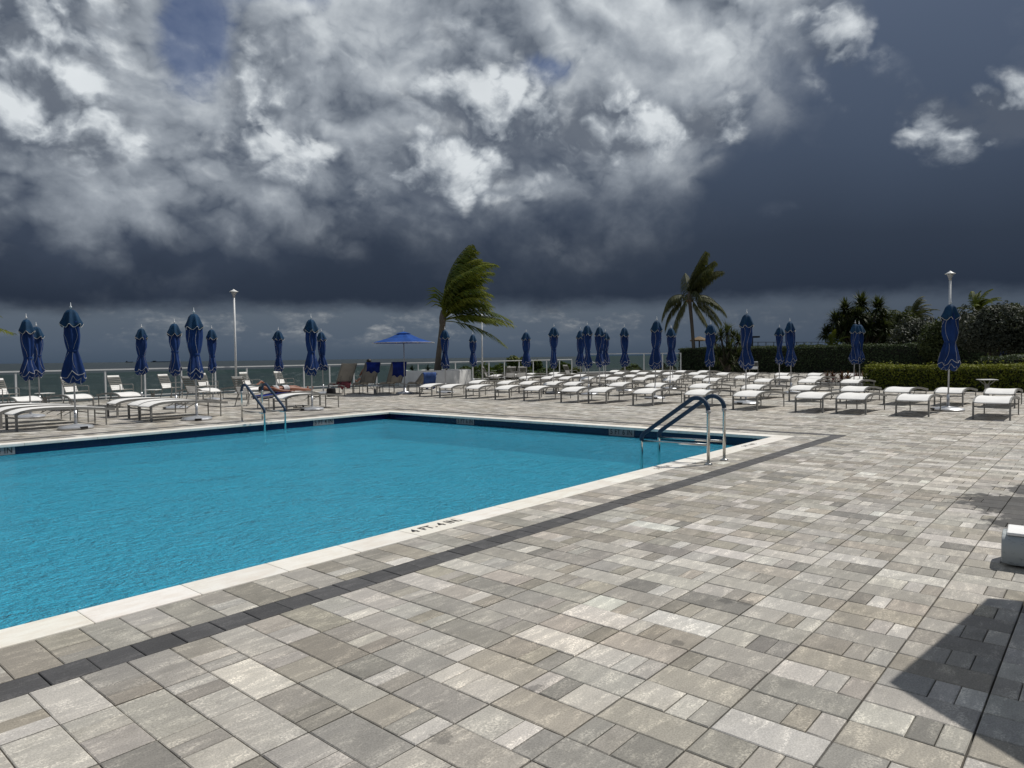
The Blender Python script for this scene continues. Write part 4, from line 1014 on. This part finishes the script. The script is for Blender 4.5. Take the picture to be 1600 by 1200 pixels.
bush('silver_bush', at(1640, 34), (2.2, 2.0), 3.8, 'silver_leaf', 12000, .14, 'silver bush at the far side of the big round one', seed=3, clumps=34, z0=.3)
bush('dark_bush', at(1478, 48), (2.2, 1.8), 4.1, 'dark_leaf', 9000, .20, 'dark bush filling the gap beside the lamp post', seed=4)
bush('dark_bush', at(1590, 52), (4.0, 2.0), 5.3, 'dark_leaf', 12000, .24, 'dark tree top rising behind the big round silver bush', seed=6, clumps=30)
bush('dark_bush', at(1392, 66), (2.5, 2.0), 4.6, 'dark_leaf', 9000, .25, 'dark bush between the screw pine and the bushy palm', seed=5)
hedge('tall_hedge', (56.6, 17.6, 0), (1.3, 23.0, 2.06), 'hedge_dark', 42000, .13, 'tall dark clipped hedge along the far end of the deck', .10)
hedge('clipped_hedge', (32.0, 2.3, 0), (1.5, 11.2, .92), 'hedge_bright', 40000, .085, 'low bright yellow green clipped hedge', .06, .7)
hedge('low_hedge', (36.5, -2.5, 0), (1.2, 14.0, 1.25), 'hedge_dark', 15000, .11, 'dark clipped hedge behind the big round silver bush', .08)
bed = empty('planting_bed', (34.9, 9.6, 0)); tag(bed, 'white edged planting bed in front of the clipped hedge', 'planter')
MB().box((0, 0, .07), (1.5, 2.3, .14), bev=.02).build('bed_edge', M['planter_white'], bed); MB().box((0, 0, .145), (1.2, 2.0, .03)).build('soil', M['soil'], bed)
for i in range(6):
    spiky('red_plant', (34.55 + .25 * (i % 2), 8.8 + i * .32, .16), [(0, 0, .12, 1)], .46, 60, 'red_leaf', 'dark red leafy plant, %s from the clipped hedge in the white edged bed' % ORD[i], 'plant', .045, False, 'red plants in the bed', seed=20 + i)
spiky('spiky_shrub', at(1136, 54.0), [(0, 0, 3.1, 1), (-.9, 0, 2.4, .95), (.9, 0, 2.5, .95), (0, -.4, 1.8, 1), (-.7, -.3, 1.3, 1), (.8, -.3, 1.3, 1), (.1, -.5, .8, 1), (-.4, .2, 2.9, .8), (.5, .2, 2.8, .8)], 1.15, 70, 'dark_leaf', 'dense spiky shrub growing out of the tall hedge', 'shrub', .085, seed=6)
for i, (px, d, r_, h) in enumerate(((745, 48, 1.6, 1.15), (772, 50, 1.8, 1.25), (812, 52, 1.5, 1.95), (838, 53, 1.9, 1.3), (880, 55, 2.2, 1.25), (990, 58, 2.4, 1.0), (1035, 59, 2.4, 1.0))):
    q = at(px, d); bush('sea_grape', (q.x, q.y, -.9), (r_, 1.4), h + .9, 'sea_grape', 3800, .24, 'sea grape shrub outside the railing, %s along from the planter' % ORD[i], 'shrub', 16, -.2, 'sea grape shrubs outside the railing', seed=40 + i)
spiky('planter_shrub', pc_ + Vector((RT0.x * -.3, RT0.y * -.3, .70)) - FW0 * .8, [(0, 0, .1, .6), (1.0, .2, .1, .5), (-.9, .2, .15, .55)], .7, 50, 'dark_leaf', 'low dark shrub at the foot of the palm in the planter', 'shrub', .06, False, seed=8)

# ------------------------------------------------------------------ far pier, thatched shade, ships
pier = empty('pier', tuple(at(1172, 150))); tag(pier, 'dark fishing pier on the horizon above the hedge', 'pier')
pa = at(1300, 165) - at(1172, 150)
MB().bar((0, 0, 3.15), (pa.x, pa.y, 3.15), 2.0, .30).build('pier_deck', M['dark_wood'], pier)
for i in range(12):
    q = pa * (i / 11); MB().bar((q.x, q.y, -4.7), (q.x, q.y, 3.0), .22).build('pile', M['dark_wood'], pier); MB().bar((q.x, q.y, 3.2), (q.x, q.y, 4.1), .12).build('post', M['dark_wood'], pier)
MB().bar((0, 0, 4.1), (pa.x, pa.y, 4.1), .12, .10).build('pier_rail', M['dark_wood'], pier)
MB().box((.3, -.1, 3.9), (.7, .7, 2.4)).build('hut', M['dark_wood'], pier); MB().box((.75, -.7, 5.2), (1.7, 1.7, .35), Matrix.Rotation(HEAD, 3, 'Z')).build('hut_roof', M['dark_wood'], pier)
th = empty('thatched_shade', tuple(at(1093, 63))); tag(th, 'tan thatched shade beside the dark coconut palm trunk', 'shade')
MB().lathe([(.85, 2.75), (.8, 2.85), (.1, 3.15)], 14).build('thatch_roof', M['thatch'], th); MB().tube([(0, 0, 0), (0, 0, 2.9)], .06, 8).build('post', M['dark_wood'], th)
for px, d, l_, h in ((256, 9500, 330, 17), (203, 11000, 110, 20)):
    q = at(px, d, -4.6); sh = empty('cargo_ship', tuple(q), HEAD - math.pi / 2); tag(sh, 'long low cargo ship on the horizon' if l_ > 200 else 'small ship on the horizon near the long one', 'ship')
    MB().add([(-l_ / 2, -12, 0), (l_ / 2 - 20, -12, 0), (l_ / 2, 0, 0), (l_ / 2 - 20, 12, 0), (-l_ / 2, 12, 0), (-l_ / 2, -14, h * .5), (l_ / 2 - 12, -14, h * .5), (l_ / 2 + 8, 0, h * .6), (l_ / 2 - 12, 14, h * .5), (-l_ / 2, 14, h * .5)],
        [(0, 1, 6, 5), (1, 2, 7, 6), (2, 3, 8, 7), (3, 4, 9, 8), (4, 0, 5, 9), (5, 6, 7, 8, 9)]).build('hull', M['hazed_hull'], sh)
    MB().box((-l_ * .36, 0, h * .8), (l_ * .12, 22, h * .7)).build('bridge', M['hazed_hull'], sh)

# ------------------------------------------------------------------ people
def figure(name, joints, edges, m, subs=2):
    me = bpy.data.meshes.new(name); ks = list(joints); me.from_pydata([joints[k][0] for k in ks], [(ks.index(a), ks.index(b_)) for a, b_ in edges], [])
    o = bpy.data.objects.new(name, me); C.objects.link(o); sk = o.modifiers.new('skin', 'SKIN'); sk.use_smooth_shade = True
    for i, k in enumerate(ks):
        r_ = joints[k][1]; sv_ = me.skin_vertices[0].data[i]; sv_.radius = r_ if isinstance(r_, tuple) else (r_, r_); sv_.use_root = k == 'pelvis'
    ss = o.modifiers.new('subsurf', 'SUBSURF'); ss.levels = subs; ss.render_levels = subs
    me.materials.append(M[m])
    dg = bpy.context.evaluated_depsgraph_get(); nm = bpy.data.meshes.new_from_object(o.evaluated_get(dg)); o.modifiers.clear(); o.data = nm
    nm.polygons.foreach_set('use_smooth', [True] * len(nm.polygons))
    if not nm.materials: nm.materials.append(M[m])
    return o
def hand(j, e_, pre, wrist, dirv, side, fl=.045):
    d = Vector(dirv).normalized(); s_ = Vector(side).normalized(); w = Vector(wrist); pm = w + d * .075; j[pre + 'palm'] = (tuple(pm), (.036, .018)); e_.append((pre + 'wrist', pre + 'palm'))
    for i, (o_, l_) in enumerate(((-.03, .85), (-.01, 1.0), (.01, .95), (.03, .75))):
        a = pm + d * .035 + s_ * o_; b_ = a + d * fl * l_; c_ = b_ + d * fl * .6 * l_ + Vector((0, 0, -.012))
        j[pre + 'f%da' % i] = (tuple(a), .0095); j[pre + 'f%db' % i] = (tuple(b_), .009); j[pre + 'f%dc' % i] = (tuple(c_), .008)
        e_ += [(pre + 'palm', pre + 'f%da' % i), (pre + 'f%da' % i, pre + 'f%db' % i), (pre + 'f%db' % i, pre + 'f%dc' % i)]
    t_ = w + d * .035 + s_ * -.045; t2 = t_ + d * .035 + s_ * -.015; j[pre + 't1'] = (tuple(t_), .011); j[pre + 't2'] = (tuple(t2), .009); e_ += [(pre + 'wrist', pre + 't1'), (pre + 't1', pre + 't2')]
# sunbather lying on the back, head towards -x, one arm bent over the head
zb = .52
j = {'pelvis': ((0, 0, zb + .11), (.15, .105)), 'waist': ((-.17, 0, zb + .11), (.125, .095)), 'chest': ((-.36, 0, zb + .13), (.155, .11)), 'neck0': ((-.53, 0, zb + .12), (.085, .065)), 'neck': ((-.59, 0, zb + .13), .052), 'head0': ((-.66, 0, zb + .15), (.068, .075)), 'head1': ((-.75, 0, zb + .155), (.078, .092)), 'head2': ((-.83, 0, zb + .15), (.06, .07)), 'nose': ((-.715, 0, zb + .255), .012),
     'lsh': ((-.46, .17, zb + .12), .062), 'lel': ((-.52, .33, zb + .30), .042), 'lfa': ((-.66, .24, zb + .36), .038), 'lwrist': ((-.76, .14, zb + .32), .028),
     'rsh': ((-.46, -.17, zb + .12), .062), 'rel': ((-.22, -.26, zb + .06), .042), 'rfa': ((-.08, -.27, zb + .055), .038), 'rwrist': ((.02, -.27, zb + .05), .028),
     'lhip': ((.08, .09, zb + .10), .095), 'lth': ((.24, .10, zb + .13), .085), 'lkn': ((.47, .11, zb + .15), .058), 'lca': ((.60, .11, zb + .10), .060), 'lank': ((.86, .11, zb + .045), .036), 'lheel': ((.91, .11, zb + .035), .036), 'ltoe': ((.95, .13, zb + .16), .026),
     'rhip': ((.08, -.09, zb + .10), .095), 'rth': ((.24, -.10, zb + .105), .085), 'rkn': ((.47, -.11, zb + .085), .058), 'rca': ((.60, -.11, zb + .07), .060), 'rank': ((.87, -.12, zb + .045), .036), 'rheel': ((.92, -.12, zb + .035), .036), 'rtoe': ((.96, -.15, zb + .155), .026)}
e_ = [('pelvis', 'waist'), ('waist', 'chest'), ('chest', 'neck0'), ('neck0', 'neck'), ('neck', 'head0'), ('head0', 'head1'), ('head1', 'head2'), ('head1', 'nose')]
for s_ in 'lr': e_ += [('chest', s_ + 'sh'), (s_ + 'sh', s_ + 'el'), (s_ + 'el', s_ + 'fa'), (s_ + 'fa', s_ + 'wrist'), ('pelvis', s_ + 'hip'), (s_ + 'hip', s_ + 'th'), (s_ + 'th', s_ + 'kn'), (s_ + 'kn', s_ + 'ca'), (s_ + 'ca', s_ + 'ank'), (s_ + 'ank', s_ + 'heel'), (s_ + 'heel', s_ + 'toe')]
hand(j, e_, 'l', (-.76, .14, zb + .32), (-.8, -.55, -.25), (.5, -.8, 0)); hand(j, e_, 'r', (.02, -.27, zb + .05), (1, .02, -.05), (0, 1, 0))
sb = figure('person', j, e_, 'skin'); sb.location = (12.13, 20.12, -.045); tag(sb, 'sunbather in a patterned swimsuit lying back with one arm bent up', 'person')
hb = MB().lathe([(.01, -.10), (.075, -.07), (.098, -.01), (.09, .05), (.05, .085), (.01, .09)], 14); hb.build('hair', M['hair'], sb, smooth=True, loc=(-.80, 0, zb + .145)).scale = (.8, .95, .92)
for s_, nm in ((1, 'swim_bottom'), (-1, 'swim_top')):
    x0, x1 = ((-.10, .10) if s_ > 0 else (-.43, -.27)); r_ = .175 if s_ > 0 else .172; mb = MB(); vs = []; n_ = 20
    for x in (x0, (x0 + x1) / 2, x1):
        for k in range(n_): a = 2 * math.pi * k / n_; vs.append((x, r_ * math.cos(a), zb + .115 + .118 * math.sin(a)))
    mb.add(vs, [(i * n_ + k, i * n_ + (k + 1) % n_, (i + 1) * n_ + (k + 1) % n_, (i + 1) * n_ + k) for i in range(2) for k in range(n_)]); mb.build(nm, M['print_cloth'], sb, smooth=True)
tw_ = MB(); vs = []
for i in range(13):
    x = -.98 + i * .085; z = lz(2.06 - (x + 1.02)) + .026 - .012
    for k in range(9): y = (k / 8 - .5) * .64; vs.append((x, y, z + .004 * math.sin(k * 2 + i) + (-.10 if k in (0, 8) else 0) + (.006 if 0 < k < 8 else 0)))
to = tw_.add(vs, [(i * 9 + k, (i + 1) * 9 + k, (i + 1) * 9 + k + 1, i * 9 + k + 1) for i in range(12) for k in range(8)]).build('towel', M['blue_towel'], smooth=True, loc=(12.19, 20.12, 0)); tag(to, 'dark blue towel under the sunbathing person', 'towel')
# person reclining in the raised lounger, seen from behind
j = {'pelvis': ((.78, 0, .62), (.15, .11)), 'waist': ((.90, 0, .76), (.13, .10)), 'chest': ((1.06, 0, .98), (.17, .12)), 'neck0': ((1.15, 0, 1.14), (.09, .07)), 'neck': ((1.17, 0, 1.20), .055), 'head0': ((1.17, 0, 1.27), (.075, .07)), 'head1': ((1.17, 0, 1.36), (.085, .098)), 'head2': ((1.18, 0, 1.45), (.06, .07)), 'nose': ((1.055, 0, 1.33), .012),
     'lsh': ((1.10, .19, 1.08), .06), 'lel': ((.95, .30, .83), .042), 'lwrist': ((.72, .24, .78), .03), 'rsh': ((1.10, -.19, 1.08), .06), 'rel': ((.95, -.30, .83), .042), 'rwrist': ((.72, -.24, .78), .03),
     'lhip': ((.68, .09, .62), .095), 'lkn': ((.28, .12, .64), .062), 'lca': ((.14, .12, .58), .058), 'lank': ((-.10, .12, .47), .038), 'ltoe': ((-.16, .14, .58), .028), 'rhip': ((.68, -.09, .62), .095), 'rkn': ((.28, -.12, .62), .062), 'rca': ((.14, -.12, .57), .058), 'rank': ((-.10, -.12, .47), .038), 'rtoe': ((-.16, -.14, .58), .028)}
e_ = [('pelvis', 'waist'), ('waist', 'chest'), ('chest', 'neck0'), ('neck0', 'neck'), ('neck', 'head0'), ('head0', 'head1'), ('head1', 'head2'), ('head1', 'nose')]
for s_ in 'lr': e_ += [('chest', s_ + 'sh'), (s_ + 'sh', s_ + 'el'), (s_ + 'el', s_ + 'wrist'), ('pelvis', s_ + 'hip'), (s_ + 'hip', s_ + 'kn'), (s_ + 'kn', s_ + 'ca'), (s_ + 'ca', s_ + 'ank'), (s_ + 'ank', s_ + 'toe')]
hand(j, e_, 'l', (.72, .24, .78), (-1, -.1, -.1), (0, 1, 0)); hand(j, e_, 'r', (.72, -.24, .78), (-1, .1, -.1), (0, -1, 0))
sp = figure('person', j, e_, 'skin'); sp.location = raised[1].location; sp.rotation_euler = raised[1].rotation_euler; tag(sp, 'dark haired person reclining in the blue towelled lounger under the umbrella', 'person')
MB().lathe([(.03, -.11), (.095, -.06), (.108, .02), (.09, .08), (.045, .115), (.01, .12)], 14).build('hair', M['hair'], sp, smooth=True, loc=(1.20, 0, 1.39))
mb = MB(); vs = []
for (x, z, a_, b_) in ((.74, .58, .17, .12), (.9, .76, .15, .12), (1.06, .98, .20, .14), (1.14, 1.12, .12, .09)):
    for k in range(16): t_ = 2 * math.pi * k / 16; vs.append((x + b_ * math.cos(t_) * .75, a_ * math.sin(t_), z - b_ * math.cos(t_) * .5))
mb.add(vs, [(i * 16 + k, i * 16 + (k + 1) % 16, (i + 1) * 16 + (k + 1) % 16, (i + 1) * 16 + k) for i in range(3) for k in range(16)]).build('shirt', M['black_cloth'], sp, smooth=True)

# ------------------------------------------------------------------ small things
for k, (x, y) in enumerate(((12.15, 19.42), (12.32, 19.30))):
    sd = empty('sandal', (x, y, 0), R(150 + 20 * k)); tag(sd, 'black sandal lying under the lounger by the sunbather', 'sandal', 'pair of black sandals')
    MB().add([(.13 * math.cos(a) , .047 * math.sin(a) * (1.1 if math.cos(a) > 0 else .85), z) for z in (0, .025) for a in [2 * math.pi * i / 14 for i in range(14)]], [tuple(range(13, -1, -1)), tuple(range(14, 28))] + [(i, (i + 1) % 14, 14 + (i + 1) % 14, 14 + i) for i in range(14)]).build('sole', M['black_plastic'], sd)
    MB().tube([(.03, -.045, .02), (.05, -.03, .075), (.055, 0, .085), (.05, .03, .075), (.03, .045, .02)], .014, 6).build('strap', M['black_plastic'], sd)
bg_ = at(517, 28.5); bp_ = empty('beach_bag', tuple(bg_)); bp_.scale = (.75, .6, .75); tag(bp_, 'dark beach bag with teal trim on the deck by the railing umbrella', 'bag')
auto_smooth(MB().lathe([(.02, 0), (.22, .01), (.27, .2), (.25, .42), (.20, .46)], 14).build('bag_body', M['black_cloth'], bp_)); MB().tube([(-.15, 0, .44), (-.12, 0, .62), (.12, 0, .62), (.15, 0, .44)], .014, 6).build('handle', M['cap_canvas'], bp_)
